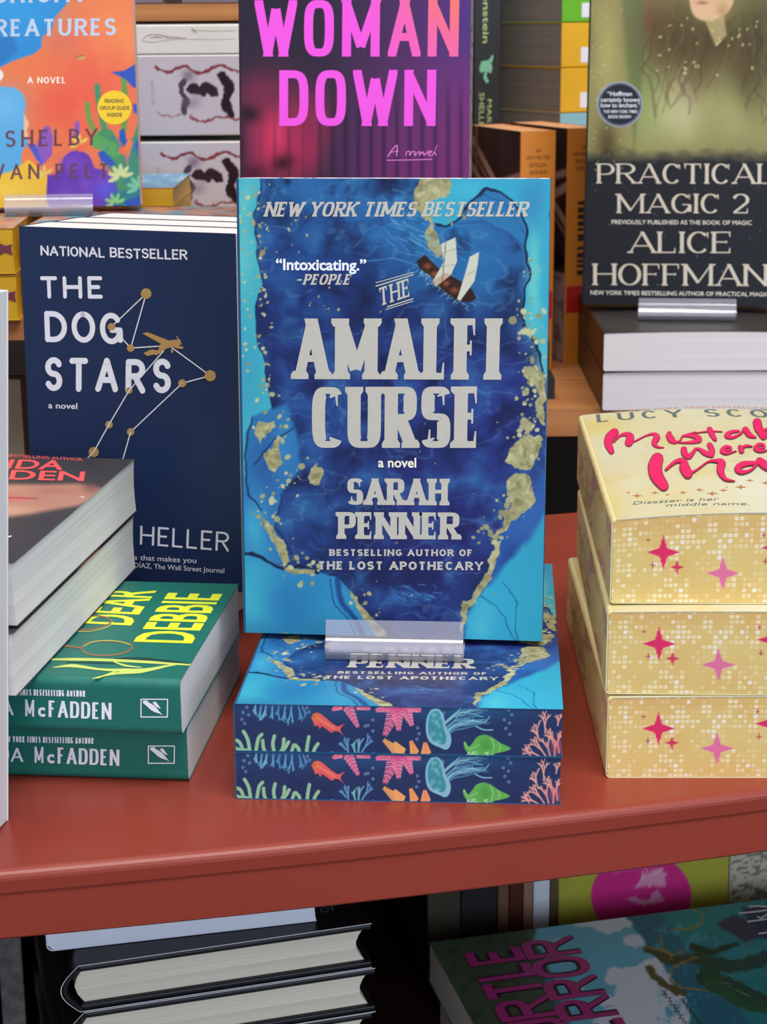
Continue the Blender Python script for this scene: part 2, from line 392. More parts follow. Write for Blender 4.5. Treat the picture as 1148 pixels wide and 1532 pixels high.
def text(face, name, s, BL, BR, TL, m, parent, font='b', off=0., lift=.00012, colf=None, bow=None, merge=None, px=True, **k):
    bl, br, tl = [face.ab(*p) if px else np.array(p, float) for p in (BL, BR, TL)]
    ux, uy = br - bl, tl - bl
    if font == 'b': V, F = bfont(s, off)
    else:
        upp = uy - ux * (uy @ ux) / (ux @ ux)
        ps = letters(s, np.linalg.norm(ux) / np.linalg.norm(upp), **k); V, F = [], []
        for q in ps: F.append(tuple(range(len(V), len(V) + len(q)))); V += q
    AB = [bl + ux * v[0] + uy * v[1] for v in V]
    L = [face.loc(a, b, lift + (v[2] * 6e-6 if len(v) > 2 else 0) + (bow(a, b) if bow else 0)) for (a, b), v in zip(AB, V)]
    if merge is not None:
        n = len(merge[0]); merge[0].extend(L); merge[1].extend(tuple(i + n for i in f) for f in F); return None
    cols = None
    if colf: cols = np.array([lin(colf(v[0], v[1])) for v in V])
    return link(name, L, F, m, parent, cols)
def spline(P, n=6):
    P = [np.array(p, float) for p in P]; out = []
    for i in range(len(P) - 1):
        a = P[max(i - 1, 0)]; b, c = P[i], P[i + 1]; d = P[min(i + 2, len(P) - 1)]
        for t in np.linspace(0, 1, n, endpoint=False):
            out.append(.5 * (2 * b + (c - a) * t + (2 * a - 5 * b + 4 * c - d) * t * t + (3 * b - a - 3 * c + d) * t ** 3))
    out.append(P[-1]); return [tuple(p) for p in out]
def strokes(face, name, lines, m, parent, lift=.00012, bow=None, smooth=True, taper=0.):
    """drawn lines and shapes; every entry is (points, width) or (points, None) for a filled outline"""
    V, F = [], []; lv = [0]
    def add(q):
        n = len(V)
        for p in q:
            a, b = face.ab(*p); V.append(face.loc(a, b, lift + lv[0] * 4e-6 + (bow(a, b) if bow else 0)))
        F.append(tuple(range(n, n + len(q))))
    for pts, w in lines:
        lv[0] += 1
        if w is None: add([tuple(p) for p in pts]); continue
        ws = w if isinstance(w, (list, tuple)) else None
        P = spline(pts) if smooth and len(pts) > 2 else pts
        def hw(dx, dy, t):
            if ws: x = t * (len(ws) - 1); i = min(int(x), len(ws) - 2); return .5 * (ws[i] + (ws[i + 1] - ws[i]) * (x - i))
            return .5 * w * (1 - taper * t)
        lv[0] += 1
        for q in strip(P, hw): add(q)
        for p, t in ((P[0], 0), (P[-1], 1)):
            r = hw(0, 0, t)
            lv[0] += 1
            if r > .3: add([(p[0] + r * math.cos(a * math.pi / 5), p[1] + r * math.sin(a * math.pi / 5)) for a in range(10)])
    return link(name, V, F, m, parent)
def circle(x, y, r, n=20, ry=None): return [(x + r * math.cos(2 * math.pi * i / n), y + (ry or r) * math.sin(2 * math.pi * i / n)) for i in range(n)]

# ------------------------------------------------------------------ paperback builder
CT = .0004
class Book: pass
def paperback(label, M, W, H, T, cover, pages=PAGE, group=None, r=.0014, front=True, spine=True, bow=None, name='paperback_book', ov=.0004):
    b = Book(); b.W, b.H, b.T, b.M, b.r = W, H, T, M, r
    b.root = empty(name, label, 'book', M, group)
    b.front = Face(M, (0, 0, T), (1, 0, 0), (0, 1, 0), W, H); b.spine = Face(M, (0, H, 0), (0, -1, 0), (0, 0, 1), H, T)
    b.tail = Face(M, (0, 0, 0), (1, 0, 0), (0, 0, 1), W, T); b.head = Face(M, (W, H, 0), (-1, 0, 0), (0, 0, 1), W, T)
    b.fore = Face(M, (W, 0, 0), (0, 1, 0), (0, 0, 1), H, T)
    bw = bow or (lambda a, c: 0 * a)
    # page block: gently hollow fore-edge, follows the bow of the cover
    n = 14; xs = np.linspace(r, W - ov, n)
    prof = [(x, CT) for x in xs] + [(W - ov - .0006 * math.sin(math.pi * t), CT + (T - 2 * CT) * t) for t in (.25, .5, .75)] + [(x, T - CT + float(bw(np.array(x), 0))) for x in xs[::-1]]
    prof += [(CT + .0001, T - r - .0002), (CT + .0001, r + .0002)]
    v, f = prism(prof, 'y', ov, H - ov); b.pages = link('page_block', v, f, pages, b.root)
    v, f = box_vf(r, 0, 0, W, H, CT); link('back_cover', v, f, cover, b.root)
    if spine:
        out = [(r - r * math.cos(a), r - r * math.sin(a)) for a in np.linspace(math.pi / 2, 0, 6)] + [(r - r * math.cos(a), T - r + r * math.sin(a)) for a in np.linspace(0, math.pi / 2, 6)]
        q = max(r - CT, .0002)
        inn = [(r - q * math.cos(a), r - q * math.sin(a)) for a in np.linspace(math.pi / 2, 0, 6)] + [(r - q * math.cos(a), T - r + q * math.sin(a)) for a in np.linspace(0, math.pi / 2, 6)]
        v, f = prism(out + inn[::-1], 'y', 0, H); b.spine_o = link('spine', v, f, cover, b.root)
    if front:
        if bow is None: v, f = box_vf(r, 0, T - CT, W, H, T)
        else:
            xs = np.linspace(r, W, 16); top = [(x, T + float(bow(np.array(x), 0))) for x in xs]
            v, f = prism([(x, z - CT) for x, z in top] + top[::-1], 'y', 0, H)
        b.front_o = link('front_cover', v, f, cover, b.root)
    return b
def dup(b, M, label, group=None, skip=()):
    n = Book(); n.__dict__.update(b.__dict__); n.M = M
    r = b.root.copy(); COL.objects.link(r); r.matrix_world = M; r['label'] = label; n.root = r
    if group: r['group'] = group
    for ch in list(b.root.children):
        if ch.name.split('.')[0] in skip: continue
        c = ch.copy(); COL.objects.link(c); c.parent = r
        for g in ch.children:
            d = g.copy(); COL.objects.link(d); d.parent = c
    return n

# ================================================================== SETTING
FLOORM = wood('dark_floor_boards', '#3a2f2a', '#4d4038', (1, 8, 8)); WALLM = mat('dark_shop_wall', '#3b3230', .9)
o = box('floor', (-3, -3, -.92), (3, 1.6, -.90), FLOORM); o['kind'] = 'structure'
o = box('wall_back', (-3, 1.45, -.90), (3, 1.5, 1.4), WALLM); o['kind'] = 'structure'

# ================================================================== FURNITURE
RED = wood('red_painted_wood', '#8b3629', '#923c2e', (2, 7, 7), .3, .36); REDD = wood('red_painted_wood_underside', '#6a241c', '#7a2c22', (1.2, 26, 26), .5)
RISER = wood('honey_pine', '#a4673c', '#c08550', (1.2, 30, 30), .5)
table = empty('display_table', 'red painted display table with rounded front edge carrying the paperback stacks', 'table', Matrix.Identity(4))
def front_y(x): return .1612 * x * x + .2228 * x - .034 if abs(x) < .45 else (.1612 * .2025 + .2228 * x - .034)
def slab(name, z0, z1, dfront, dback, x0, x1, m, parent, rad=.004, n=40):
    xs = np.linspace(x0, x1, n); prof = []
    t = z1 - z0; r = rad
    for a in np.linspace(0, math.pi / 2, 6): prof.append((r - r * math.sin(a), z1 - r + r * math.cos(a)))
    prof += [(.0003, z1 - .009), (.0010, z1 - .0105), (.0010, z0 + .001), (.0020, z0)] if t > .02 else [(0, z0 + .001), (.001, z0)]
    V = []; k = len(prof) + 2
    for x in xs:
        y0 = front_y(x) + dfront
        V += [(x, front_y(x) + dback, z1)] + [(x, y0 + d, z) for d, z in prof] + [(x, front_y(x) + dback, z0)]
    F = []
    for i in range(n - 1):
        for j in range(k): a = i * k + j; b = i * k + (j + 1) % k; F.append((a, b, b + k, a + k))
    F += [tuple(range(k))[::-1], tuple(range((n - 1) * k, n * k))]
    F = [f[::-1] for f in F]
    return link(name, V, F, m, parent)
slab('table_top', -.0295, 0, 0, .455, -.62, .7, RED, table)
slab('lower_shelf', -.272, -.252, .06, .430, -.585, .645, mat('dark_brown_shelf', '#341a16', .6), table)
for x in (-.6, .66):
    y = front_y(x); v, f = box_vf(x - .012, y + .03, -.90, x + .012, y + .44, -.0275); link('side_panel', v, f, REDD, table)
v, f = prism([(-.58, front_y(-.58) + .435), (.64, front_y(.64) + .435), (.64, front_y(.64) + .447), (-.58, front_y(-.58) + .447)], 'z', -.90, -.0275); link('back_panel', v, f, mat('dark_back_board', '#1d1614', .8), table)  # added panel, its near-black colour stands for the unlit void

rs_ = empty('stepped_shelf_unit', 'honey coloured wooden stepped shelf rising behind the table at the left', 'shelf', Matrix.Identity(4))
v, f = box_vf(-.75, .366, .1335, .078, .775, .146); link('lower_step', v, f, RISER, rs_)
v, f = box_vf(-.75, .765, .3158, .078, 1.05, .3284); link('upper_step', v, f, RISER, rs_)
v, f = join(box_vf(-.75, .777, .146, .078, .787, .3158)); link('riser_board', v, f, mat('dark_brown_board', '#5a4234', .7), rs_)  # riser board in a darker brown than the steps
for x in (-.75, .064):
    v, f = join(box_vf(x, .47, -.90, x + .012, .775, .1335)); link('side_panel', v, f, RISER, rs_)
    v, f = join(box_vf(x, .79, -.90, x + .012, 1.05, .3158)); link('side_panel', v, f, RISER, rs_)
rb = empty('pine_shelf_unit', 'honey coloured pine shelf behind the table at the right', 'shelf', Matrix.Identity(4))
v, f = box_vf(.085, .5805, .023, .8, .640, .043); fb = link('shelf_edge', v, f, RISER, rb)
v, f = join(box_vf(.085, .6405, .023, .8, .690, .0425), box_vf(.085, .6905, .023, .8, .93, .0432)); link('shelf_boards', v, f, RISER, rb)
v, f = box_vf(.085, .90, .205, .8, 1.2, .2195); link('upper_shelf', v, f, RISER, rb)
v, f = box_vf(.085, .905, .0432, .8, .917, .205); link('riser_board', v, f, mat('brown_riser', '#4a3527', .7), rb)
for x in (.085, .788):
    v, f = box_vf(x, .66, -.90, x + .012, .85, .023); link('side_panel', v, f, RISER, rb)
    v, f = box_vf(x, .935, -.90, x + .012, 1.19, .205); link('side_panel', v, f, RISER, rb)
be = empty('bookend', 'small black bookend on the pine shelf by the orange spines', 'bookend', Matrix.Identity(4))
BLK = mat('black_plastic', '#26272b', .5)
v, f = box_vf(.118, .616, .0432, .1375, .650, .0585); o = link('foot_block', v, f, BLK, be)
v, f = box_vf(.118, .650, .0432, .1362, .656, .080); o = link('upright', v, f, BLK, be)

# ================================================================== THE BLUE MARBLED BOOKS
W0, H0, T0 = .1365, .2045, .0213
Bm = place((-.0549, .0856, .0459), -6.51, -3.81, True, T0)
BLUE = mat('deep_blue_card', '#215a86', .4)
hero = paperback('blue marbled paperback with silver title standing upright on a clear stand', Bm, W0, H0, T0, BLUE, PAGE, 'blue marbled paperbacks', front=False)
C = Canvas(hero.front, 330, 496, '#24489a', a0=hero.r)
C.warp(14, 55, 5)
n1 = C.noise(120, 120, 2); n2 = C.noise(36, 36, 9); n3 = C.noise(12, 12, 31)
X, Y = C.X, C.Y
C.c[:] = srgb('#27408f'); C.mix((n1 - .35) * 1.6, '#1f3378')
C.mix(np.clip((470 - Y) / 180, 0, 1) * .9, '#2768b4'); C.glow(640, 340, 150, 60, '#2f86d4', .75, 15); C.glow(500, 330, 120, 40, '#2a62b2', .6); C.glow(470, 420, 90, 60, '#1d3f94', .8)
C.glow(700, 420, 110, 60, '#2377c2', .9, 20); C.glow(470, 600, 70, 130, '#214b9e', .7); C.glow(640, 800, 130, 130, '#2d2b80', .9); C.glow(740, 620, 60, 120, '#2b3796', .8); C.glow(600, 480, 160, 30, '#1a2c70', .7, -4)
C.glow(600, 560, 170, 60, '#2b368e', .6); C.glow(480, 760, 70, 50, '#2a5fa6', .5); C.glow(560, 860, 120, 22, '#1d2560', .8)
C.mix((n2 - .5) * 2., '#3a7fc8'); C.mix((.48 - n2) * 2.6, '#141d50')
v_ = np.abs(C.noise(70, 40, 77) - .5); C.mix(np.clip(.03 - v_, 0, 1) / .03 * .25, '#7fb7ea')
# left light-blue margin
CY, CY2 = '#43b6d8', '#35a2d4'
Lm = [(330, 250), (384, 250), (386, 320), (383, 385), (396, 420), (387, 460), (390, 520), (394, 560), (402, 605), (392, 640), (384, 700), (372, 760), (366, 830), (330, 830)]
C.poly(Lm, CY, 2); C.glow(362, 380, 18, 60, '#6ecbe0', .7); C.glow(365, 560, 22, 60, '#3f9ed4', .6); C.glow(368, 300, 12, 30, '#7fd0d8', .5)
C.poly([(372, 620), (425, 600), (447, 650), (452, 705), (430, 742), (418, 790), (430, 838), (400, 850), (366, 830), (368, 690)], '#2f7cc8', 6); C.glow(400, 700, 24, 50, '#2b55a8', .6); C.glow(425, 670, 16, 40, '#3d92de', .6); C.glow(384, 790, 18, 45, '#45b4e4', .8)
for ln in (Lm[1:9], [(372, 622), (368, 690), (374, 740), (392, 760)], [(384, 700), (410, 660), (440, 640)], [(430, 742), (418, 790), (440, 830)]): C.line(ln, 2.4, '#15265e', .75, 2)
# lower left pool
Lp = [(330, 822), (369, 829), (398, 842), (426, 853), (452, 850), (471, 860), (505, 868), (528, 888), (545, 915), (566, 940), (592, 985), (330, 985)]
C.poly(Lp, '#2f93d2', 2.5); C.glow(375, 900, 40, 60, '#4cc4e2', .8); C.glow(440, 900, 55, 40, '#2678c0', .7); C.glow(500, 930, 40, 40, '#3aa6dc', .7); C.glow(400, 945, 70, 16, '#2a80b4', .5)
C.line(Lp[1:6], 4, '#131c4a', .9, 2); C.line([(505, 868), (512, 905), (540, 945), (560, 985)], 8, '#1c3f94', .8, 5); C.line([(492, 870), (500, 905), (528, 945), (545, 985)], 2, '#183070', .8)
# lower right pool
Rp = [(830, 690), (806, 712), (797, 745), (766, 774), (745, 812), (726, 876), (700, 908), (694, 930), (695, 985), (830, 985)]
C.poly(Rp, '#2d5fba', 2); C.glow(790, 790, 30, 60, '#3f74d0', .7, 35); C.glow(770, 840, 18, 30, '#2342a0', .7, 35)
C.poly([(830, 756), (800, 800), (770, 842), (735, 866), (712, 892), (700, 915), (696, 985), (830, 985)], '#35aee0', 9)
C.glow(770, 940, 60, 50, '#3ab6ea', .6); C.glow(725, 930, 20, 30, '#62cdee', .6)
for ln in ([(716, 890), (745, 905), (765, 930), (775, 960)], [(748, 872), (775, 905), (781, 935), (776, 968)]): C.line(ln, 1.6, '#1f62a4', .75)
# upper right pools
C.poly([(660, 250), (830, 250)] + spline([(830, 600), (812, 570), (800, 520), (783, 456), (793, 412), (785, 380), (788, 345), (780, 312), (762, 288), (735, 286), (705, 305), (684, 333), (655, 340), (640, 318), (656, 290)], 4), '#37b0e0', 2.5)
C.glow(800, 420, 12, 90, '#79d3dc', .8); C.glow(700, 290, 40, 16, '#4fc0ea', .7); C.glow(800, 300, 18, 40, '#3a8ad0', .7); C.glow(808, 560, 10, 40, '#86cfd0', .6)
C.poly(spline([(655, 342), (684, 335), (706, 308), (735, 290), (762, 291), (779, 314), (785, 345), (783, 380), (760, 350), (720, 338), (690, 345), (655, 342)], 4), '#2d7fc6', 4)
for ln in ([(655, 342), (684, 335), (706, 308), (735, 288), (762, 290), (779, 314), (787, 345), (785, 380), (793, 410), (783, 456), (800, 520), (812, 570)],): C.line(spline(ln, 4), 3.2, '#0f1c4c', .95, 2)
C.line([(690, 318), (725, 296), (755, 300), (775, 335), (783, 350)], 1.4, '#1a3f86', .7); C.line([(684, 340), (720, 336), (758, 348), (783, 372)], 3, '#23509e', .6, 3)
# gold leaf
GO, GD = '#b3a986', '#8c8160'
C.warp(9, 16, 41); n4 = C.noise(7, 7, 51)
def gold(pts, op=1.): m = C.poly(pts, GO, 1.3, op); C.mix(m * np.clip((n4 - .55) * 4, 0, .7), GD); C.mix(m * np.clip((.42 - n4) * 4, 0, .7), '#d6cdaa')
for g in ([(630, 262), (674, 262), (668, 290), (645, 302), (634, 316), (648, 332), (652, 350), (661, 376), (650, 382), (638, 358), (640, 335), (622, 314), (622, 290)],
          [(757, 690), (768, 664), (790, 650), (806, 648), (812, 664), (800, 690), (788, 702), (770, 700)], [(760, 716), (778, 706), (797, 712), (801, 736), (794, 758), (775, 776), (757, 794), (744, 812), (742, 800), (752, 775), (764, 750), (758, 734)],
          [(744, 808), (750, 812), (738, 850), (729, 880), (712, 898), (698, 912), (694, 950), (689, 940), (692, 905), (706, 890), (722, 872)],
          [(381, 650), (392, 632), (412, 628), (410, 640), (396, 652), (386, 664)], [(463, 712), (474, 690), (484, 712), (478, 728), (468, 726)], [(395, 680), (412, 660), (420, 690), (408, 705)],
          [(392, 770), (408, 785), (424, 805), (436, 838), (424, 845), (408, 815)], [(425, 846), (452, 850), (472, 856), (468, 864), (440, 858)], [(521, 884), (532, 890), (552, 920), (588, 958), (574, 956), (545, 930)],
          [(786, 560), (800, 540), (818, 560), (818, 640), (800, 620), (806, 590)], [(784, 620), (798, 632), (792, 650), (780, 640)]): gold(g)
C.unwarp()
rs = np.random.RandomState(4)
def flecks(path, n, spread, r):
    P = np.array(path, float)
    for _ in range(n):
        i = rs.randint(len(P) - 1); t = rs.rand(); p = P[i] + (P[i + 1] - P[i]) * t + rs.randn(2) * spread
        k = abs(rs.randn()) * r + .7; C.disc(p[0], p[1], k * rs.uniform(.7, 1.6), ['#c2b995', GO, '#a39a76', '#d2cbaa'][rs.randint(4)], k, 1., .95, rs.rand() * 180)
flecks(Lm[1:9], 90, 9, 1.2); flecks([(365, 290), (370, 420), (365, 560)], 34, 8, 1.4); flecks([(400, 600), (440, 700), (400, 760), (430, 840), (470, 855)], 90, 13, 1.8)
flecks([(783, 456), (800, 540), (795, 620), (780, 690)], 130, 11, 1.9); flecks([(757, 740), (735, 790), (728, 800)], 26, 12, 1.6); flecks([(430, 350), (440, 320), (500, 420), (480, 470)], 26, 20, .8)
flecks([(500, 450), (700, 700), (600, 900)], 22, 60, .4); flecks([(430, 946), (455, 950)], 4, 6, 1.2); flecks([(530, 880), (600, 960)], 12, 8, 1.4)
flecks([(793, 412), (800, 380)], 10, 8, 1); flecks([(655, 342), (700, 312)], 10, 5, .8)
# wave, sailing ship
for i in range(60):
    t = rs.rand(); x = 560 + 110 * t + rs.randn() * 16; y = 312 + 60 * t + rs.randn() * 14; C.line([(x, y), (x + rs.uniform(8, 22), y + rs.uniform(4, 14))], rs.uniform(.8, 2.), '#7fc4ee', .4)
for i in range(60):
    t = rs.rand(); x = 622 + 80 * t + rs.randn() * 4; y = 402 + 52 * t + rs.randn() * 4; C.line([(x, y), (x + rs.uniform(-10, 8), y + rs.uniform(2, 8))], 1.2, '#bfe2f4', .5)
C.line([(540, 392), (590, 386), (640, 402), (690, 440)], 2, '#5fa8de', .5)
C.poly([(623, 391), (636, 381), (655, 400), (672, 411), (690, 421), (706, 432), (713, 446), (704, 452), (684, 450), (662, 433), (645, 413), (628, 402)], '#3a211c', 1.2)
for p in ((640, 398), (650, 410), (668, 424), (680, 434)): C.glow(*p, 6, 5, '#a8583a', .9)
for p in ((646, 404), (674, 428)): C.disc(*p, 2.2, '#25120f')
SAIL = '#d9d3d0'
C.poly([(660, 365), (682, 355), (684, 391), (675, 411), (652, 429), (648, 420), (664, 392)], SAIL); C.poly([(703, 384), (717, 377), (715, 396), (710, 421), (689, 450), (684, 448), (696, 410)], SAIL)
C.poly([(648, 420), (666, 408), (676, 411), (652, 429)], '#c79f90', 1, .7); C.line([(664, 378), (683, 372)], .9, '#9c8f8c', .8); C.line([(657, 400), (680, 396)], .9, '#9c8f8c', .8); C.line([(700, 412), (712, 404)], .9, '#9c8f8c', .7)
C.line([(668, 354), (662, 420)], 1, '#4a2c22', .8); C.line([(713, 448), (760, 452)], .9, '#2a4a86', .6)
# skull-like wreck kept as a loose blue smudge
for i in range(40): x = 575 + rs.rand() * 75; y = 874 + rs.rand() * 26; C.line([(x, y), (x + rs.uniform(4, 16), y + rs.uniform(-2, 8))], 2, ['#2f6fc0', '#173070', '#4a93dc'][rs.randint(3)], .6)
g_ = C.c.mean(1, keepdims=True); C.c = np.clip(np.clip(g_ + (C.c - g_) * .90, 0, 1) ** 1.12 * .97 * np.array([1, 1.03, .95]), 0, 1)
hero.front_o = C.panel('front_cover', ART, hero.root, CT, '#2c6c96')
F0 = hero.front; fo = hero.front_o
SL = dict(font='s', tv=.215, th=.11, sl=.08, st=.075, e=3.4, gap=.06)
text(F0, 'bestseller_line', 'NEW YORK TIMES BESTSELLER', (395, 324), (788, 324), (401, 302), FOIL, fo, font='s', tv=.21, th=.13, sl=.1, st=.1, e=2.7, gap=.1)
text(F0, 'quote', '“Intoxicating.”', (413, 404), (548, 405), (413, 387), WHITE, fo, off=.025)
text(F0, 'quote_source', '-PEOPLE', (441, 426), (523, 426), (446, 410), FOIL, fo, font='s', tv=.22, th=.15, sl=.08, st=.1, e=2.7, gap=.12)
tl = text(F0, 'title_article', 'THE', (569, 458), (614, 443), (567, 431), FOIL, fo, font='s', tv=.13, th=.1, sl=.12, st=.08, gap=.14)
strokes(F0, 'article_rules', [([(563, 428), (618, 411)], 1.8), ([(563, 423), (618, 407.5)], 1.2), ([(580, 459), (618, 447)], 1.8), ([(578, 463), (618, 450.5)], 1.2)], FOIL, fo, smooth=False)
text(F0, 'title', 'AMALFI', (439, 567), (750, 568), (439, 476.5), FOIL, fo, **{**SL, 'thin': .78})
text(F0, 'title', 'CURSE', (467, 670), (721, 670), (467, 579), FOIL, fo, **SL)
text(F0, 'novel_line', 'a novel', (566, 699), (623, 699.5), (566, 684.5), CREAM, fo, off=.02)
text(F0, 'author_name', 'SARAH', (520, 755), (670, 756), (520, 715.5), FOIL, fo, **{**SL, 'tv': .24, 'th': .14, 'sl': .13, 'st': .11, 'gap': .06})
text(F0, 'author_name', 'PENNER', (506, 806), (688, 807), (506, 766), FOIL, fo, **{**SL, 'tv': .24, 'th': .14, 'sl': .13, 'st': .11, 'gap': .06})
text(F0, 'author_note', 'BESTSELLING AUTHOR OF', (493, 831.5), (707, 832), (493, 821.5), FOIL, fo, font='s', tv=.26, th=.22, sl=.04, st=.12, gap=.22)
text(F0, 'author_note', 'THE LOST APOTHECARY', (476, 852), (723, 853), (476, 839.5), FOIL, fo, font='s', tv=.26, th=.22, sl=.04, st=.12, gap=.2)
# sprayed edges, drawn where the upper book of the stack shows them
Ms = place((.0147, 0, 0), -3.62) @ Matrix.Translation((-W0 / 2, 0, 0))
Mlow, Mtop = Ms.copy(), place((.0147, 0, T0 + .0003), -3.62) @ Matrix.Translation((-W0 / 2 + .0002, .0, 0)) @ Matrix.Rotation(R_(-.35), 4, 'Z')
tf = Face(Mtop, (0, .00015, 0), (1, 0, 0), (0, 0, 1), W0, T0)
C = Canvas(tf, 500, 80, '#22345f', a0=.0006, b0=CT, a1=W0 - .0004, b1=T0 - CT)
e1 = lambda x, y: (340 + x / 4.415, 1040 + y / 4.417); e2 = lambda x, y: (590 + x / 4.415, 1040 + y / 4.417)
C.mix((C.noise(40, 20, 3) - .4) * 1.2, '#1c2a58'); C.glow(560, 1065, 200, 14, '#24588c', .5); C.glow(720, 1064, 60, 14, '#23608e', .5)
rr = random.Random(5)
def branch(p, ang, ln, w, col, dep, spread=28, kids=3):
    q = (p[0] + ln * math.cos(R_(ang)), p[1] + ln * math.sin(R_(ang))); C.line([p, q], w, col, 1, .9)
    if dep > 0:
        for i in range(kids):
            t = rr.uniform(.45, 1); m = (p[0] + (q[0] - p[0]) * t, p[1] + (q[1] - p[1]) * t)
            branch(m, ang + (i - (kids - 1) / 2) * spread + rr.uniform(-10, 10), ln * rr.uniform(.55, .8), w * .85, col, dep - 1, spread, kids)
for x, a, L in ((190, 100, 60), (225, 95, 80), (260, 100, 85), (300, 92, 95), (345, 98, 80), (385, 95, 90), (425, 92, 105), (465, 75, 95), (490, 70, 70)):
    branch(e1(x, 52), a, L / 4.4 * .75, 2.4, ['#5b9fc2', '#4a8ab8', '#6fb4c8'][rr.randint(0, 2)], 2, 26, 2)
C.glow(*e1(330, 60), 30, 7, '#3f6fae', .5)
for P in ([(50, 295), (80, 310), (100, 350), (108, 375)], [(108, 240), (135, 290), (150, 370)], [(228, 260), (205, 290), (190, 370)], [(235, 300), (238, 340), (250, 375)], [(312, 270), (302, 320), (310, 375)], [(375, 290), (370, 340), (355, 375)], [(405, 310), (385, 345), (360, 375)],
          [(440, 330), (430, 360), (425, 378)], [(450, 330), (472, 355), (475, 378)], [(540, 275), (530, 330), (525, 378)], [(600, 322), (580, 350), (570, 380)], [(55, 350), (80, 360), (130, 365)]):
    C.line(spline([e1(*p) for p in P]), 5.6, '#6f9c86', 1, .9); C.line(spline([e1(*p) for p in P]), 4.4, '#94c69b', 1, 1.2)
C.poly(spline([e1(*p) for p in [(556, 150), (572, 122), (605, 118), (640, 140), (680, 175), (720, 202), (738, 205), (775, 190), (752, 215), (750, 240), (770, 268), (735, 240), (705, 238), (690, 248), (655, 225), (625, 205), (612, 225), (600, 200), (580, 205), (570, 180), (556, 150)]], 3), '#e8605a', .9)
C.line([e1(590, 150), e1(660, 190), e1(710, 220)], 2.2, '#f29a8a', .7, 2); C.glow(*e1(585, 145), 5, 5, '#e8843c', .8); C.disc(*e1(577, 143), .9, '#3a1a2a'); C.line([e1(600, 190), e1(650, 215), e1(690, 240)], 2, '#d8407a', .6, 2)
PK = '#e4648e'
def frond(a, b, w, col, tip='#f2a2b8'):
    for i in range(13):
        t = i / 12; x = a[0] + (b[0] - a[0]) * t; y = a[1] + (b[1] - a[1]) * t; ang = math.atan2(b[1] - a[1], b[0] - a[0]); l = w * (1 - .75 * t)
        for sgn in (-1, 1): C.line([(x, y), (x + l * math.cos(ang + sgn * 1.0), y + l * math.sin(ang + sgn * 1.0))], 2, [col, tip][i % 2], 1, .9)
    C.line([a, b], 2.6, col, 1)
frond(e1(790, 62), e1(862, 205), 9, PK); frond(e1(760, 66), e1(700, 95), 6, PK); frond(e1(850, 70), e1(940, 90), 6, PK)
frond(e1(1120, 75), e1(1045, 258), 13, PK); frond(e1(1110, 72), e1(990, 100), 9, PK); frond(e2(70, 75), e2(115, 195), 10, PK); frond(e2(20, 75), e2(30, 225), 11, PK); frond(e2(80, 70), e2(170, 100), 9, PK)
C.glow(*e2(20, 90), 14, 8, '#d84a86', .8)
for x, y, a, L in ((800, 385, -95, 95), (785, 360, -130, 60), (865, 395, -85, 110), (880, 395, -60, 130), (850, 395, -105, 90), (700, 400, -110, 25), (960, 408, -70, 25)): branch(e1(x, y), a, L / 4.4 * .62, 2.6, ['#6fb0bc', '#5a94c0'][rr.randint(0, 1)], 2, 30, 2)
OR = '#f0a05a'
frond(e1(1148, 392), e1(1040, 300), 9, OR, '#f4b878'); frond(e2(60, 390), e2(5, 318), 8, OR, '#f4b878'); frond(e2(140, 395), e2(112, 308), 7, '#ee9452', '#f4b070'); frond(e2(212, 400), e2(205, 320), 8, '#ee8f5c', '#f2a878')
for i in range(26):   # tentacles
    a = rr.uniform(0, 1); P = [e2(330 + 40 * a, 180 + 80 * a), e2(400, 120 + 120 * a), e2(480 + rr.uniform(-30, 30), 90 + 120 * a + rr.uniform(-25, 25)), e2(560 + rr.uniform(-60, 90), 90 + 130 * a + rr.uniform(-40, 20))]
    C.line(spline(P, 4), rr.uniform(.7, 1.8), ['#7fc0d0', '#5a9cbc', '#a4d8de'][rr.randint(0, 2)], .75)
C.line(spline([e2(540, 205), e2(590, 228), e2(650, 230)]), 2, '#8cc8dc', .9); C.line(spline([e2(520, 170), e2(600, 175), e2(630, 140)]), 1.6, '#8cc8dc', .8)
C.poly(spline([e2(*p) for p in [(245, 95), (290, 90), (325, 130), (340, 200), (375, 270), (372, 330), (345, 360), (300, 345), (235, 310), (210, 240), (215, 150), (245, 95)]], 4), '#86bcd0', 1.)
C.poly(spline([e2(*p) for p in [(252, 112), (285, 105), (312, 145), (325, 215), (345, 280), (335, 320), (300, 325), (245, 290), (225, 230), (230, 150), (252, 112)]], 4), '#3f8fa0', 1.4)
for i in range(18): C.glow(*e2(rr.uniform(240, 330), rr.uniform(120, 320)), 2.2, 3, '#8fd0cc', .5)
C.poly(spline([e2(*p) for p in [(458, 310), (472, 308), (490, 340), (515, 320), (550, 275), (600, 262), (650, 280), (700, 315), (772, 352), (720, 375), (670, 385), (630, 408), (560, 408), (500, 395), (465, 350), (458, 310)]], 3), '#62b153', 1.)
C.glow(*e2(610, 330), 10, 10, '#3f9440', .7); C.line([e2(640, 285), e2(660, 330), e2(650, 390)], 1.4, '#9fd98a', .9); C.line([e2(690, 315), e2(705, 345), e2(690, 375)], 1.2, '#9fd98a', .9); C.line([e2(465, 315), e2(495, 360), e2(560, 330)], 1.2, '#a8dc98', .8)
for i in range(20): C.disc(*e2(rr.uniform(480, 630), rr.uniform(375, 408)), 1.1, '#c4e6bc')
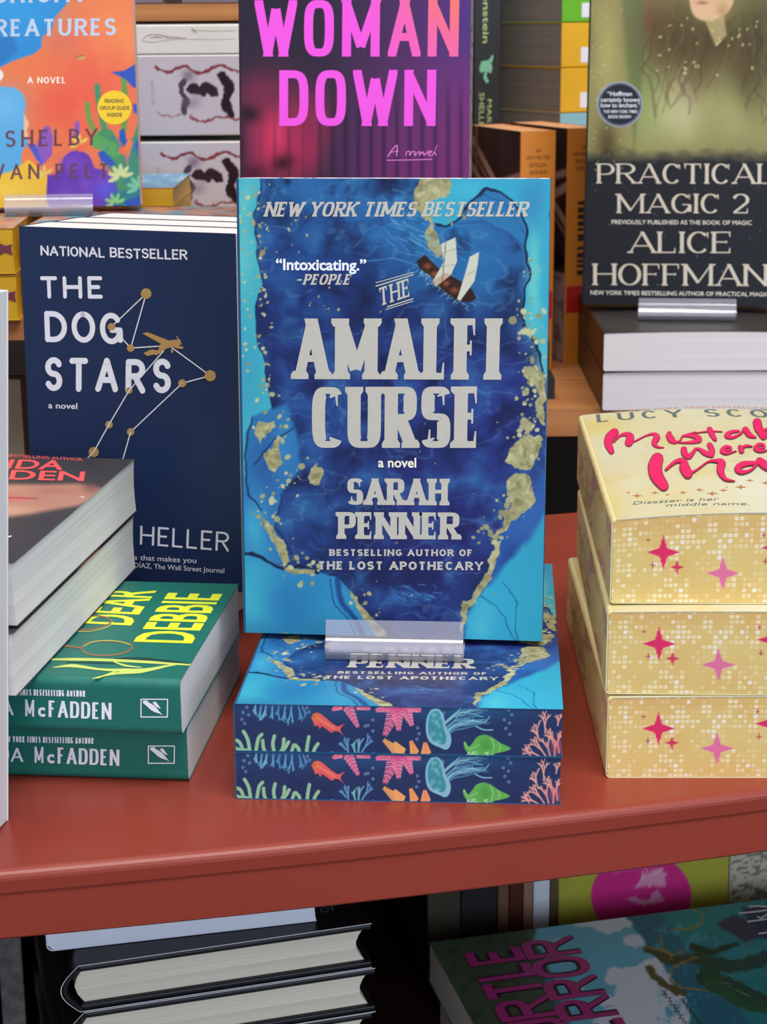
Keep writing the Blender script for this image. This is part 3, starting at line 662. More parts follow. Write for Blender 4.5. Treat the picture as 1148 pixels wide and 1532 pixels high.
for x, y, a, L in ((1030, 400, -105, 150), (1060, 405, -88, 170), (1000, 400, -125, 140), (960, 405, -150, 95), (1090, 380, -100, 120), (900, 400, -120, 60), (1080, 200, -80, 70), (960, 300, -110, 110), (1000, 250, -95, 120)): branch(e2(x, y), a, L / 4.4 * .6, 2.2, '#e6a095', 3, 34, 2)
C.glow(*e2(1080, 340), 12, 12, '#ee6a78', .55)
for c_, x, y in [(e1, 130, 80), (e1, 105, 115), (e1, 142, 130), (e1, 97, 160), (e1, 116, 188), (e1, 527, 85), (e1, 540, 112), (e1, 963, 165), (e1, 930, 200), (e1, 912, 204), (e1, 963, 237), (e2, 155, 217), (e2, 165, 255), (e2, 150, 290), (e2, 757, 97), (e2, 777, 130), (e2, 728, 163), (e2, 762, 185), (e2, 738, 220), (e2, 764, 258)]:
    C.disc(*c_(x, y), 2.2, '#88a4cc'); C.disc(*c_(x, y), 1.2, '#2c4072')
stk = C.panel('sprayed_tail_edge', ARTM, hero.root, .0002, '#22345f')
C = Canvas(hero.head, 160, 30, '#e2dce4', a0=.0005, b0=CT, a1=W0 - .0006, b1=T0 - CT)
C.mix((C.noise(16, 5, 8) - .5) * 3, '#b9aec8'); C.mix((C.noise(9, 4, 18) - .58) * 5, '#e4b4c4'); C.mix((C.noise(12, 5, 28) - .62) * 5, '#5c7fa8')
C.panel('sprayed_head_edge', ARTM, hero.root, .0002, '#d8d4dc')
low = dup(hero, Mlow, 'bottom blue paperback of the pair lying under the clear stand', 'blue marbled paperbacks')
top = dup(hero, Mtop, 'top blue paperback lying directly under the standing one, sea-creature edge facing front', 'blue marbled paperbacks')

def stand(label, M, w, depth, lip, up, group='clear book stands'):
    """bent acrylic: flat foot, upturned front lip, sloping back rest; origin at the fold of the lip, +y to the back"""
    r = empty('book_stand', label, 'book stand', M, group)
    t = .0012; q = .0035
    def sheet(pts):
        P = np.array(pts); n = len(P); out = []
        for i in range(n):
            d = P[min(i + 1, n - 1)] - P[max(i - 1, 0)]; d = d / np.hypot(*d); out.append((P[i], np.array([-d[1], d[0]]) * t))
        return [tuple(p) for p, q in out] + [tuple(p + q) for p, q in out][::-1]
    base = [(depth, 0), (q, 0)] + [(q - q * math.sin(a), q - q * math.cos(a)) for a in np.linspace(.2, .95, 5)]
    lipp = [base[-1]]; n = 14; st = (lip - base[-1][1]) / n
    for i in range(n):          # leans back most just above the fold, nearly upright at the lip; curve shaped to catch a highlight
        la = R_(-38 + 70 * min(i / 3.5, 1) - 22 * max(i - 3.5, 0) / (n - 4.5)); lipp.append((lipp[-1][0] + st * math.tan(la), lipp[-1][1] + st))
    v, f = prism([(y, z) for y, z in sheet([base[0], base[1]])], 'x', -w / 2, w / 2); link('foot', v, f, CLEAR, r)
    v, f = prism(sheet(base[1:] + lipp[1:]), 'x', -w / 2, w / 2); o = link('lip', v, f, CLEAR, r)
    v, f = prism(sheet([(depth - .0015, t + .0002), (depth + .010, up)]), 'x', -w * .35, w * .35); link('back_rest', v, f, CLEAR, r)
    return r
sp = PZ(590, 989, .0432)
stand('clear acrylic stand holding up the blue marbled book on its stack', place((sp[0], sp[1], T0 * 2 + .0008), -4.5), .0608, .068, .0172, .06)

# ================================================================== LEFT SIDE
# navy book standing behind the green ones
NAVY = mat('navy_card', '#1d3056', .42)
HW, HHt, HT = .1218, .1829, .031
M = place((-.1774, .2272, .0328), -19.94, -1.39, True, HT)
dog = paperback('navy blue paperback with white hand-drawn capitals and a gold constellation, behind the green paperbacks', M, HW, HHt, HT, NAVY)
F = dog.front; fo = dog.front_o
d4 = lambda x, y: (x / 3.021, 320 + y / 3.021); d8 = lambda x, y: (x / 2.553, 650 + y / 2.553)
HND = dict(font='s', rnd=True, tv=.185, th=.175, e=2.)
text(F, 'bestseller_line', 'NATIONAL BESTSELLER', (61.2, 382), (281, 389), (60.5, 367.5), WHITE, fo, font='s', tv=.2, th=.15, rnd=True, e=2., gap=.12, jit=.04)
text(F, 'title', 'THE', d4(186, 382), d4(466, 383), d4(182, 282), WHITE, fo, **HND, gap=.28)
text(F, 'title', 'DOG', d4(205, 580), d4(557, 588), d4(200, 440), WHITE, fo, **HND, gap=.17, jit=.02)
text(F, 'title', 'STARS', d4(205, 800), d4(772, 812), d4(205, 648), WHITE, fo, **HND, gap=.24, jit=.02)
text(F, 'novel_line', 'a novel', d4(219, 878), d4(350, 882), d4(219, 852), WHITE, fo, off=.012)
text(F, 'author_name', 'PETER', d8(190, 408), d8(455, 416), d8(192, 340), WHITE, fo, font='s', tv=.12, th=.1, rnd=True, gap=.2)
text(F, 'author_name', 'HELLER', d8(535, 420), d8(875, 447), d8(537, 348), WHITE, fo, font='s', tv=.12, th=.1, rnd=True, gap=.2)
text(F, 'quote', 'From the world of books that makes you', d8(180, 460), d8(750, 491), d8(180, 441), WHITE, fo, off=.0)
text(F, 'quote_source', '—JUNOT DÍAZ, The Wall Street Journal', d8(390, 500), d8(857, 529), d8(390, 482), WHITE, fo, off=.0)
GOLDI = mat('gold_ink', '#b8935a', .5)
st_ = [(662, 360, 24), (505, 510, 17), (592, 606, 17), (952, 731, 25), (825, 765, 18), (592, 985, 17), (585, 798, 15), (494, 952, 17), (425, 1076, 23)]
strokes(F, 'constellation_lines', [([d4(*a), d4(*b)], 1.5) for a, b in (((662, 360), (505, 510)), ((662, 360), (592, 606)), ((505, 510), (592, 606)), ((592, 606), (730, 597)), ((780, 605), (952, 731)), ((952, 731), (825, 765)), ((825, 765), (592, 985)), ((592, 985), (545, 1150)), ((740, 620), (585, 798)), ((585, 798), (494, 952)), ((494, 952), (425, 1076)), ((425, 1076), (370, 1130)))], WHITE, fo, lift=.0002, smooth=False)
for x, y, r in st_: strokes(F, 'star_dot', [(circle(*d4(x, y), r / 3.021), None)], GOLDI, fo, lift=.0003)
strokes(F, 'aeroplane_drawing', [([d4(*p) for p in q], None) for q in ([(645, 540), (668, 534), (770, 574), (770, 592), (735, 590)], [(715, 596), (765, 572), (815, 566), (822, 588), (800, 600), (758, 606), (728, 628), (705, 640), (700, 622), (722, 610)],
    [(650, 628), (690, 612), (718, 618), (706, 634), (664, 640)], [(668, 622), (678, 612), (684, 622), (680, 640), (660, 641)], [(770, 590), (810, 596), (830, 600), (828, 610), (800, 608)], [(798, 553), (802, 551), (820, 586), (816, 588)], [(776, 606), (786, 620), (782, 630), (774, 622)])], GOLDI, fo, lift=.0003)

Rn = Matrix.Rotation(R_(-19.94), 4, 'Z')
for k, lb in ((1, 'second navy paperback, pressed behind the front navy one, only its page top showing'), (2, 'rearmost of the three navy paperbacks standing in a row, only its page top showing')):
    off = Rn @ Vector((.0015 * k, (HT + .0007) * k, 0))
    n_ = paperback(lb, Matrix.Translation(off) @ M, HW, HHt - .0008 * k, HT, NAVY, PAGE, 'navy paperbacks standing one behind the other')
dog.root['group'] = 'navy paperbacks standing one behind the other'
paperback('navy paperback lying flat under the standing navy row, hidden by the green ones', Matrix.Translation((-.1774, .2272, 0)) @ Rn @ Matrix.Translation((HW - .03, -.004, 0)) @ Matrix.Rotation(R_(90), 4, 'Z'), HW, HHt, .0315, NAVY)

# green paperbacks, spine to the front
GREEN = mat('green_card', '#1f6e62', .4, var=.12, scale=200); LIME = mat('lime_ink', '#e6ee3a', .45); BROWNI = mat('brown_ink', '#8a6a4c', .5); PALE = mat('pale_leaf_ink', '#c9d86c', .5); DGREEN = mat('dark_green_ink', '#143f3a', .5)
GW, GH, GT = .1345, .21, .0250
mk = lambda x, y, z, a: Matrix.Translation((x, y, z)) @ Matrix.Rotation(R_(90 + a), 4, 'Z')
Mg1, Mg2 = mk(-.0757, .0105, GT + .0006, -6.2), mk(-.0750, .0215, 0, -5.4)
gr = paperback('green paperback with lime title lying at the left, upper of the two', Mg1, GW, GH, GT, GREEN, PAGE, 'green paperbacks', r=.0036)
g6 = lambda x, y: (x / 3.021, 860 + y / 3.021)
F = gr.front; fo = gr.front_o
text(F, 'title', 'DEBBIE', g6(868, 311), g6(1006, 88), g6(603, 303), LIME, fo, off=.02)
text(F, 'title', 'DEAR', g6(592, 230), g6(709, 72), g6(362, 219), LIME, fo, off=.02)
strokes(F, 'scissors_drawing', [([g6(*p) for p in q], w) for q, w in (([(370, 330), (400, 308), (480, 300), (560, 306), (597, 322), (580, 345), (520, 362), (430, 364), (380, 350), (370, 330)], 2.6), ([(370, 332), (330, 326), (270, 320), (200, 318)], 3.4), ([(335, 250), (400, 250), (470, 236), (503, 212), (480, 194), (420, 186), (380, 196)], 2.6))], BROWNI, fo)
strokes(F, 'scissors_drawing', [([g6(*p) for p in q], .9) for q in ([(378, 326), (430, 303), (520, 300), (588, 318)], [(330, 257), (410, 257), (490, 236), (510, 212)])], PALE, fo, lift=.0002)
strokes(F, 'leaf_drawing', [([g6(*p) for p in q], w) for q, w in (([(200, 384), (330, 383), (480, 386), (700, 397), (858, 408)], [2, 4, 4, 4, 2]), ([(240, 420), (330, 412), (450, 428), (560, 432), (660, 428), (800, 406)], [1, 5, 3, 5, 3, 2]), ([(420, 470), (520, 448), (640, 436), (780, 408)], [1, 3, 6, 2]), ([(497, 385), (560, 410), (640, 420)], [1, 3, 1]), ([(520, 440), (470, 458), (440, 470)], [3, 2, 1]))], PALE, fo)
strokes(F, 'leaf_drawing', [([g6(*p) for p in q], w) for q, w in (([(520, 378), (640, 380), (760, 392), (848, 400)], [1, 4, 4, 1]), ([(300, 396), (420, 398), (520, 402)], [1, 2, 1]))], DGREEN, fo)
F = gr.spine; fo = gr.spine_o; CB = dict(font='s', tv=.17, th=.12, gap=.11, e=3.4)
text(F, 'bestseller_line', 'NEW YORK TIMES BESTSELLING AUTHOR', g6(-40, 541), g6(385, 551), g6(-40, 513), WHITE, fo, font='s', tv=.2, th=.16, gap=.12, e=2.7)
text(F, 'author_name', 'FREIDA', g6(-225, 630), g6(62, 634), g6(-225, 566), WHITE, fo, **CB)
text(F, 'author_name', 'M', g6(113, 638), g6(156, 640), g6(113, 563), WHITE, fo, **{**CB, 'tv': .12})
text(F, 'author_name', 'c', g6(172, 640), g6(205, 641), g6(172, 579), WHITE, fo, off=.03)
text(F, 'author_name', 'FADDEN', g6(220, 642), g6(504, 654), g6(220, 567), WHITE, fo, **CB)
P = [(638, 562), (758, 562), (757, 642), (638, 642)]
lg = [([g6(*P[i]), g6(*P[(i + 1) % 4])], 1.6) for i in range(4)]
lg += [([g6(*p) for p in q], None) for q in ([(646, 578), (665, 572), (690, 585), (708, 600), (722, 618), (736, 634), (722, 626), (700, 620), (680, 608), (668, 596)], [(690, 575), (704, 572), (718, 590), (728, 606), (716, 600), (702, 592)], [(645, 570), (660, 566), (672, 570), (650, 580)])]
strokes(F, 'publisher_emblem', lg, WHITE, fo, smooth=False)
gr2 = dup(gr, Mg2, 'green paperback flat on the red table, lower of the two', 'green paperbacks')

# dark paperbacks resting across the green ones
DARK = mat('charcoal_card', '#3b383b', .38); RED2 = mat('coral_red_ink', '#ee5a5c', .4)
DW, DH, DT = .138, .180, .0268
zt = 2 * GT + .0012
Md1 = place((-.2762, .0195, zt + DT + .0008), -8.2); Md2 = place((-.2768, .0120, zt), -8.2)
dk = paperback('charcoal paperback with coral red lettering, upper of the pair lying across the green books', Md1, DW, DH, DT, DARK, PAGE, 'charcoal paperbacks', front=False)
h7 = lambda x, y: (x / 4.787, 640 + y / 4.787)
C = Canvas(dk.front, 150, 190, '#3d3a3d', a0=dk.r)
C.mix((C.noise(20, 8, 3) - .5) * .8, '#4a474a')
sk = C.poly([h7(-600, 420), h7(100, 405), h7(350, 405), h7(560, 400), h7(760, 440), h7(700, 500), h7(560, 560), h7(300, 600), h7(60, 640), h7(-600, 640)], '#b98470', 7)
C.glow(*h7(80, 590), 40, 7, '#d3a288', .8); C.glow(*h7(400, 450), 40, 6, '#a87060', .7); C.glow(*h7(650, 430), 12, 8, '#7a4a44', .7); C.glow(*h7(100, 440), 30, 6, '#c39080', .6)
C.poly([h7(-300, 480), h7(60, 478), h7(150, 488), h7(280, 505), h7(180, 520), h7(60, 530), h7(-300, 540)], '#d0706a', 3); C.line([h7(-300, 500), h7(60, 500), h7(270, 506)], 1.4, '#7c3c40', .9, 2)
C.disc(*h7(590, 495), 2.4, '#e8c8bc', 1.2)
dk.front_o = C.panel('front_cover', ART, dk.root, CT)
F = dk.front; fo = dk.front_o
text(F, 'bestseller_line', 'NEW YORK TIMES BESTSELLING AUTHOR', h7(-400, 184), h7(597, 240), h7(-400, 164), RED2, fo, off=.0)
text(F, 'author_name', 'FREIDA', h7(-345, 287), h7(448, 303), h7(-305, 220), RED2, fo, off=.02)
text(F, 'author_name', 'McFADDEN', h7(-800, 352), h7(600, 384), h7(-760, 285), RED2, fo, off=.02)
strokes(F, 'small_mark', [([h7(40, 790), h7(60, 783), h7(78, 778)], 2.2)], WHITE, fo)
dk2 = dup(dk, Md2, 'charcoal paperback, lower of the pair, directly on the green cover', 'charcoal paperbacks')

# white-edged book standing at the left front
wb = paperback('pale book standing at the far left front, its white fore-edge toward us', Matrix.Translation((-.1453, -.0150, .0)) @ Matrix.Rotation(R_(-4), 4, 'Z') @ Matrix.Rotation(R_(-4.5), 4, 'X') @ Matrix.Rotation(R_(2.4), 4, 'Y') @ Matrix.Translation((-.1385, 0, 0)) @ Matrix.Rotation(math.pi / 2, 4, 'X'), .1385, .217, .036, mat('white_card', '#d9d8de', .4), PAGED)

# ================================================================== RIGHT FRONT: YELLOW BOOKS
YEL = mat('pale_yellow_card', '#ecdca0', .4)
YW, YH, YT = .135, .2070, .0368
My = [place((.1048, .0230, 0), -1.1), place((.1040, .0250, YT + .0010), -2.6), place((.1059, .0335, 2 * YT + .0020), -2.2)]
y2 = lambda x, y: (820 + x / 3.5, 600 + y / 3.5); y3 = lambda x, y: (820 + x / 3.5, 760 + y / 3.5); y9 = lambda x, y: (880 + x / 4.284, 620 + y / 4.284)
SLATE = mat('slate_ink', '#5d6a6c', .5); PINK = mat('hot_pink_ink', '#e01c62', .45); DPINK = mat('deep_pink_ink', '#8e3a44', .5); COPPER = mat('copper_ink', '#b5784a', .45); ROSE = mat('rose_ink', '#e2679a', .5)
def star4(x, y, rx, ry, k=.3): return [(x + (rx if i % 4 == 0 else -rx if i % 4 == 2 else 0) if i % 1 == 0 else 0, y) for i in ()] or sum([[(x + rx * dx, y + ry * dy), (x + rx * k * ex, y + ry * k * ey)] for dx, dy, ex, ey in ((1, 0, .8, .8), (0, 1, -.8, .8), (-1, 0, -.8, -.8), (0, -1, .8, -.8))], [])
def yellow_book(label, lift_):
    bowf = lambda a, b: lift_ * 4 * (np.asarray(a) / YW) * (1 - np.asarray(a) / YW)
    ye = paperback(label, My[2], YW, YH, YT, YEL, PAGEY, 'yellow paperbacks', front=False, r=.002, bow=bowf)
    C = Canvas(ye.front, 160, 170, '#e9dfb4', a0=ye.r)
    C.mix((C.noise(50, 22, 5) - .42) * 2.2, '#e8e6cc'); C.mix((.5 - C.noise(70, 30, 15)) * 2, '#ead28a'); C.glow(890, 640, 50, 14, '#ecd070', .6); C.glow(912, 760, 20, 30, '#eed57c', .7); C.glow(1010, 670, 40, 12, '#e8c878', .4); C.glow(1130, 740, 60, 40, '#f0eedc', .7)
    C.mix((C.noise(14, 5, 25) - .68) * 4, '#d8cda0')
    C.c *= .90
    ye.front_o = C.panel('front_cover', ART, ye.root, CT, '#f0ead8', bow=bowf)
    F = ye.front; fo = ye.front_o; F.bow = bowf
    text(F, 'bestseller_line', '#1 NEW YORK TIMES BESTSELLING AUTHOR', y2(340, 64), y2(1400, 58), y2(338, 53), COPPER, fo, off=.0, bow=bowf)
    text(F, 'author_name', 'LUCY SCORE', y2(258, 112), y2(1400, 102), y2(252, 72), SLATE, fo, font='s', tv=.11, th=.11, gap=.22, bow=bowf)
    Ybr = [([(170, 118), (140, 150), (130, 190), (150, 240)], [12, 13, 11, 8]), ([(165, 180), (205, 140), (245, 130), (270, 145), (262, 185)], [2, 3, 6, 11, 11]), ([(262, 186), (310, 170), (370, 140), (420, 128), (440, 150), (425, 190), (450, 212), (485, 215)], [4, 2, 2, 4, 10, 7, 3, 1]),
           ([(520, 140), (535, 165), (558, 182)], [9, 10, 5]), ([(515, 118), (530, 117)], 2.4), ([(558, 182), (590, 172), (612, 140), (690, 118)], [3, 2, 2, 2]), ([(612, 140), (650, 140), (700, 150), (712, 170), (660, 182), (580, 185)], [3, 4, 8, 7, 4, 1]),
           ([(780, 98), (795, 130), (815, 165)], [7, 8, 5]), ([(695, 122), (780, 112), (860, 114)], [1, 2, 1]), ([(965, 110), (915, 118), (892, 140), (925, 152), (975, 130), (1000, 98)], [3, 5, 8, 4, 3, 3]), ([(1010, 100), (1035, 135), (1075, 152)], [8, 8, 2]),
           ([(1085, 55), (1095, 95), (1125, 150)], [12, 12, 8]), ([(1110, 110), (1170, 95), (1190, 90)], [3, 5, 3]), ([(1120, 120), (1170, 150), (1200, 155)], [4, 8, 3]),
           ([(615, 228), (620, 255), (650, 275), (690, 225)], [8, 9, 7, 3]), ([(690, 225), (715, 228), (740, 245), (770, 262)], [3, 4, 7, 7]), ([(780, 200), (795, 235), (790, 265)], [7, 8, 8]), ([(868, 240), (910, 232), (912, 215), (880, 215), (860, 240), (890, 255), (950, 240)], [2, 3, 3, 5, 6, 4, 1]),
           ([(975, 212), (985, 240)], [5, 7]), ([(985, 225), (1010, 208), (1050, 210)], [3, 4, 2]), ([(1085, 228), (1125, 220), (1125, 200), (1095, 200), (1075, 225), (1110, 242), (1160, 232)], [2, 3, 3, 5, 6, 4, 1]),
           ([(445, 290), (430, 340), (440, 400), (485, 465)], [17, 20, 19, 14]), ([(500, 360), (560, 310), (610, 305), (620, 350), (640, 390)], [3, 5, 8, 15, 13]), ([(640, 392), (700, 360), (770, 310), (830, 305), (855, 320), (850, 370), (880, 420), (940, 434)], [5, 2, 2, 6, 12, 10, 5, 1]),
           ([(1090, 318), (1000, 325), (960, 355), (985, 378), (1050, 360), (1095, 305)], [4, 8, 9, 6, 3, 4]), ([(1100, 305), (1130, 330), (1170, 360), (1200, 365)], [10, 12, 8, 3])]
    mkl = lambda k: [([y9(*p) for p in q], ([v * k + (k - 1) * .6 + (1.2 if k > 1 else 0) for v in w] if isinstance(w, list) else w * k)) for q, w in Ybr]
    strokes(F, 'title_outline', mkl(1.04), DPINK, fo, bow=bowf); strokes(F, 'title', mkl(.92), PINK, fo, lift=.00035, bow=bowf)
    strokes(F, 'sparkles', [(star4(*y9(x, y), r / 4.284, r / 4.284 * .42), None) for x, y, r in ((315, 522, 36), (260, 502, 16), (430, 503, 26), (508, 516, 16), (610, 502, 28), (715, 484, 28), (797, 508, 38), (870, 487, 28), (980, 467, 38), (1038, 424, 26), (1140, 440, 30), (890, 470, 10))], COPPER, fo, bow=bowf)
    text(F, 'tagline', 'Disaster is her', y9(286, 580), y9(835, 552), y9(300, 560), SLATE, fo, off=-.004, bow=bowf); text(F, 'tagline', 'middle name.', y9(500, 592), y9(1035, 582), y9(510, 573), SLATE, fo, off=-.004, bow=bowf)
    tf = ye.tail
    C = Canvas(Face(My[2], (0, .00015, 0), (1, 0, 0), (0, 0, 1), YW, YT), 230, 130, '#dcbd74', a0=.0008, b0=CT + .0002, a1=YW - .0006, b1=YT - CT)
    tb = bowf(C.A, 0) * np.clip(C.B / YT, 0, 1)     # the block swells with the cover
    C.L = C.L + tb[:, None] * np.array([0, 0, 1.]); C.X, C.Y = project(C.L @ ye.front.A.T + ye.front.t); C.OX, C.OY = C.X, C.Y
    C.mix((C.noise(60, 40, 5) - .5) * 1.6, '#d9ae62'); C.mix((C.noise(50, 60, 15) - .5) * 1.6, '#e2cd8c'); C.glow(1000, 785, 200, 14, '#d6a868', .6)
    cell = .00222; ia = np.floor(C.A / cell).astype(int); ib = np.floor(C.B / cell).astype(int); fa = C.A / cell - ia - .5; fb_ = C.B / cell - ib - .5
    rs = np.random.RandomState(9); g = rs.rand(80, 40); blk = vnoise(ia / 2.6, ib / 2.2, 5); val = g[ia % 80, ib % 40] * .6 + blk * .6
    dot = np.clip((.40 - np.maximum(np.abs(fa), np.abs(fb_))) / .1, 0, 1)
    C.mix(dot * np.clip((val - .55) * 3.2, .05, .85), '#f4e6c4'); C.mix(dot * (val > .93), '#efe8e0')
    for x, y, rx, ry, col in ((605, 232, 86, 92, '#dd2a62'), (527, 168, 16, 16, '#b85a44'), (549, 300, 18, 18, '#b4604a'), (677, 310, 38, 40, '#cc3a5c'), (917, 342, 88, 90, '#e0719c'), (1132, 142, 16, 16, '#c06048'), (1210, 208, 90, 94, '#dd2a62'), (1140, 280, 18, 18, '#b85a44'), (1500, 300, 86, 90, '#e0719c')):
        C.poly(star4(*y3(x, y), rx / 3.4, ry / 3.4), '#f0b0a0', 2.5, .6); C.poly(star4(*y3(x, y), rx / 3.5, ry / 3.5), col, 1.)
    C.panel('sprayed_tail_edge', ARTM, ye.root, .0002, '#e8d8a8')
    C = Canvas(ye.spine, 120, 40, '#dcc488', a0=0, b0=ye.r, b1=YT - ye.r)
    C.mix((C.noise(9, 30, 5) - .5) * 3, '#c9a66a'); C.mix(np.clip((C.noise(8, 26, 35) - .58) * 5, 0, .6), '#c07a80')
    for i in range(60): u = random.uniform(.05, .45); C.glow(*[v for v in (np.interp(u, [0, 1], [866, 912]), np.interp(u, [0, 1], [690, 860]) + random.uniform(-30, 40))], 1.6, 3, '#a58a68', .6)
    C.panel('printed_spine', ARTM, ye.root, .0002, '#dcc488', lift=.0001)
    return ye
ye = yellow_book('topmost pale yellow paperback of the stack at the right, pink brush lettering facing up', .0036)
y2_ = yellow_book('middle pale yellow paperback of the stack of three at the right', .0007)
y2_.root.matrix_world = My[1]
dup(y2_, My[0], 'pale yellow paperback at the bottom of the right stack, flat on the red table', 'yellow paperbacks')

# ================================================================== BACK ROW, LEFT
# colourful book standing on the mustard pair
RW, RH, RT = .1403, .2145, .025
Mr = place((-.2815, .4400, .2040), 4, -4.5, True, RT)
rk = paperback('orange and blue illustrated paperback standing at the back left behind the navy book', Mr, RW, RH, RT, mat('orange_card', '#e0784a', .4), front=False)
r3 = lambda x, y: (x / 3.021, y / 3.021)
C = Canvas(rk.front, 200, 300, '#e57a4c', a0=rk.r)
C.glow(*r3(420, 380), 60, 80, '#e6644e', .9); C.glow(*r3(520, 120), 50, 40, '#ef9058', .6); C.glow(*r3(300, 480), 60, 40, '#e25a46', .8); C.glow(*r3(600, 200), 20, 30, '#ee8a56', .6); C.glow(*r3(300, 210), 20, 20, '#c9685a', .5)
C.mix((C.noise(25, 25, 2) - .5) * .6, '#f09a62')
C.poly([r3(*p) for p in [(-500, -400), (330, -300), (330, -40), (300, 20), (250, 75), (235, 130), (190, 165), (188, 215), (150, 245), (60, 275), (0, 305), (-500, 420)]], '#2f88cc', 1.5)
C.glow(*r3(60, 40), 60, 40, '#3aa0dc', .6); C.poly([r3(*p) for p in [(0, 170), (60, 160), (80, 230), (10, 290), (-100, 300)]], '#2c6fb0', 6, .7)
C.poly(spline([r3(*p) for p in [(-400, 420), (-100, 395), (20, 392), (70, 400), (105, 430), (115, 480), (108, 520), (130, 560), (118, 600), (128, 640), (100, 690), (100, 760), (130, 800), (-400, 800), (-400, 420)]], 4), '#58a6da', 1.5)
C.glow(*r3(20, 480), 30, 30, '#7cbbe2', .6); C.poly([r3(*p) for p in [(108, 510), (132, 560), (120, 590), (130, 620), (108, 625)]], '#e8b890', 2)
C.poly([r3(*p) for p in [(-400, 800), (0, 790), (60, 770), (130, 720), (175, 760), (215, 800), (245, 960), (-400, 960)]], '#e8b93c', 2); C.glow(*r3(30, 860), 40, 14, '#f0cc5a', .6)
PUR, PU2, GN, BL = '#6238a6', '#7a4cc0', '#3f8f62', '#2f56b4'
C.poly(spline([r3(*p) for p in [(215, 790), (260, 780), (290, 710), (340, 680), (400, 700), (430, 760), (480, 770), (530, 840), (545, 960), (240, 960), (215, 790)]], 3), PUR, 1.5)
for x, y, rx, ry in ((330, 740, 18, 14), (470, 840, 16, 20), (300, 880, 16, 16), (390, 830, 10, 20)): C.glow(*r3(x, y), rx, ry, PU2, .8)
C.glow(*r3(480, 860), 18, 14, '#5a55d8', .8); C.glow(*r3(330, 930), 30, 8, '#b04a9a', .6)
for q in ([(160, 720), (170, 640), (200, 570), (225, 570), (240, 620), (235, 700), (200, 740)], [(330, 620), (340, 550), (358, 545), (362, 620)]): C.poly([r3(*p) for p in q], '#8a58b4', 2)
C.poly([r3(*p) for p in [(120, 650), (160, 650), (200, 760), (180, 740)]], '#4a5ac0', 2)
for P, w, col in (([(440, 390), (450, 480), (480, 620)], 9, GN), ([(395, 470), (410, 560), (470, 640)], 8, '#6a9a4a'), ([(560, 360), (565, 480), (555, 640)], 8, '#5a9a4a'), ([(640, 420), (640, 520), (610, 640)], 8, GN), ([(480, 620), (540, 760), (600, 930)], 26, GN), ([(640, 640), (610, 760), (640, 930)], 22, '#3a8a78'), ([(520, 680), (440, 640)], 20, '#58a05c'), ([(540, 900), (640, 880)], 22, '#2f7a86')): C.line([r3(*p) for p in spline(P, 4)], w, col, .95, 2)
C.mix(np.clip((C.noise(10, 10, 9) - .52) * 3, 0, .5) * (C.OY > 205) * (C.OX > 150), '#2f6fae')
for q in ([(500, 325), (560, 320), (610, 290), (650, 275), (650, 400), (600, 395), (570, 360)], [(540, 590), (560, 580), (575, 640), (560, 665), (540, 630)], [(610, 650), (640, 590), (650, 640), (625, 710)], [(600, 470), (650, 470), (650, 530), (605, 510)], [(440, 690), (470, 680), (525, 740), (500, 750), (460, 730)], [(560, 910), (660, 880), (660, 945), (580, 945)]): C.poly([r3(*p) for p in q], BL, 1.5)
for q in ([(540, 660), (575, 690), (565, 700), (535, 690)], [(330, 640), (360, 620), (400, 660), (360, 690)]): C.poly([r3(*p) for p in q], '#e86a4a', 1.5)
for cx, cy, n, L, col in ((545, 800, 6, 60, '#d6d89a'), (630, 850, 6, 60, '#7cc4a0'), (200, 790, 4, 45, '#d8c86a'), (360, 650, 4, 45, '#e0d05a'), (520, 920, 5, 50, '#8ccc7a')):
    for i in range(n): a = R_(-200 + 220 * i / n); C.disc(*r3(cx + L * .55 * math.cos(a), cy + L * .55 * math.sin(a)), L * .45 / 3, col, L * .16 / 3, 1, .9, math.degrees(a))
C.poly([r3(*p) for p in [(340, 262), (365, 248), (386, 252), (384, 266), (360, 270)]], '#caa85a', 1.2); C.line([r3(345, 258), r3(380, 252)], 1.6, '#5a4a3a', .8)
C.disc(*r3(-12, 340), 9, '#e8e2e0')
rk.front_o = C.panel('front_cover', ART, rk.root, CT)
F = rk.front; fo = rk.front_o
ICE = mat('pale_blue_embossed_ink', '#c2d4ea', .3, .2); PLUM = mat('plum_embossed_ink', '#6e4250', .35, .1)
text(F, 'title', 'REMARKABLY', r3(-180, -110), r3(440, -116), r3(-180, -190), ICE, fo, font='s', tv=.2, th=.15, sl=.05, gap=.22)
text(F, 'title', 'BRIGHT', r3(-30, 14), r3(392, 9), r3(-30, -66), ICE, fo, font='s', tv=.2, th=.15, sl=.05, gap=.22)
text(F, 'title', 'CREATURES', r3(-95, 166), r3(523, 160), r3(-95, 88), ICE, fo, font='s', tv=.2, th=.15, sl=.05, gap=.22)
text(F, 'novel_line', 'A NOVEL', r3(124, 377), r3(298, 377), r3(124, 348), CREAM, fo, font='s', tv=.2, th=.15, gap=.18)
text(F, 'author_name', 'SHELBY', r3(25, 665), r3(440, 655), r3(25, 590), PLUM, fo, font='s', tv=.16, th=.12, sl=.03, gap=.35)
text(F, 'author_name', 'VAN PELT', r3(-30, 810), r3(490, 806), r3(-30, 742), PLUM, fo, font='s', tv=.16, th=.12, sl=.03, gap=.4)
strokes(F, 'reading_group_sticker', [(circle(*r3(518, 486), 25.5, 28), None)], mat('sticker_yellow', '#efc82c', .45), fo)
for t_, y, a, b in (('READING', 464, 474, 560), ('GROUP GUIDE', 496, 452, 586), ('INSIDE', 527, 485, 553)): text(F, 'sticker_text', t_, r3(a, y), r3(b, y), r3(a, y - 17), DARK, fo, lift=.0003, off=.01)
sp = PZ(74, 321, .2012)
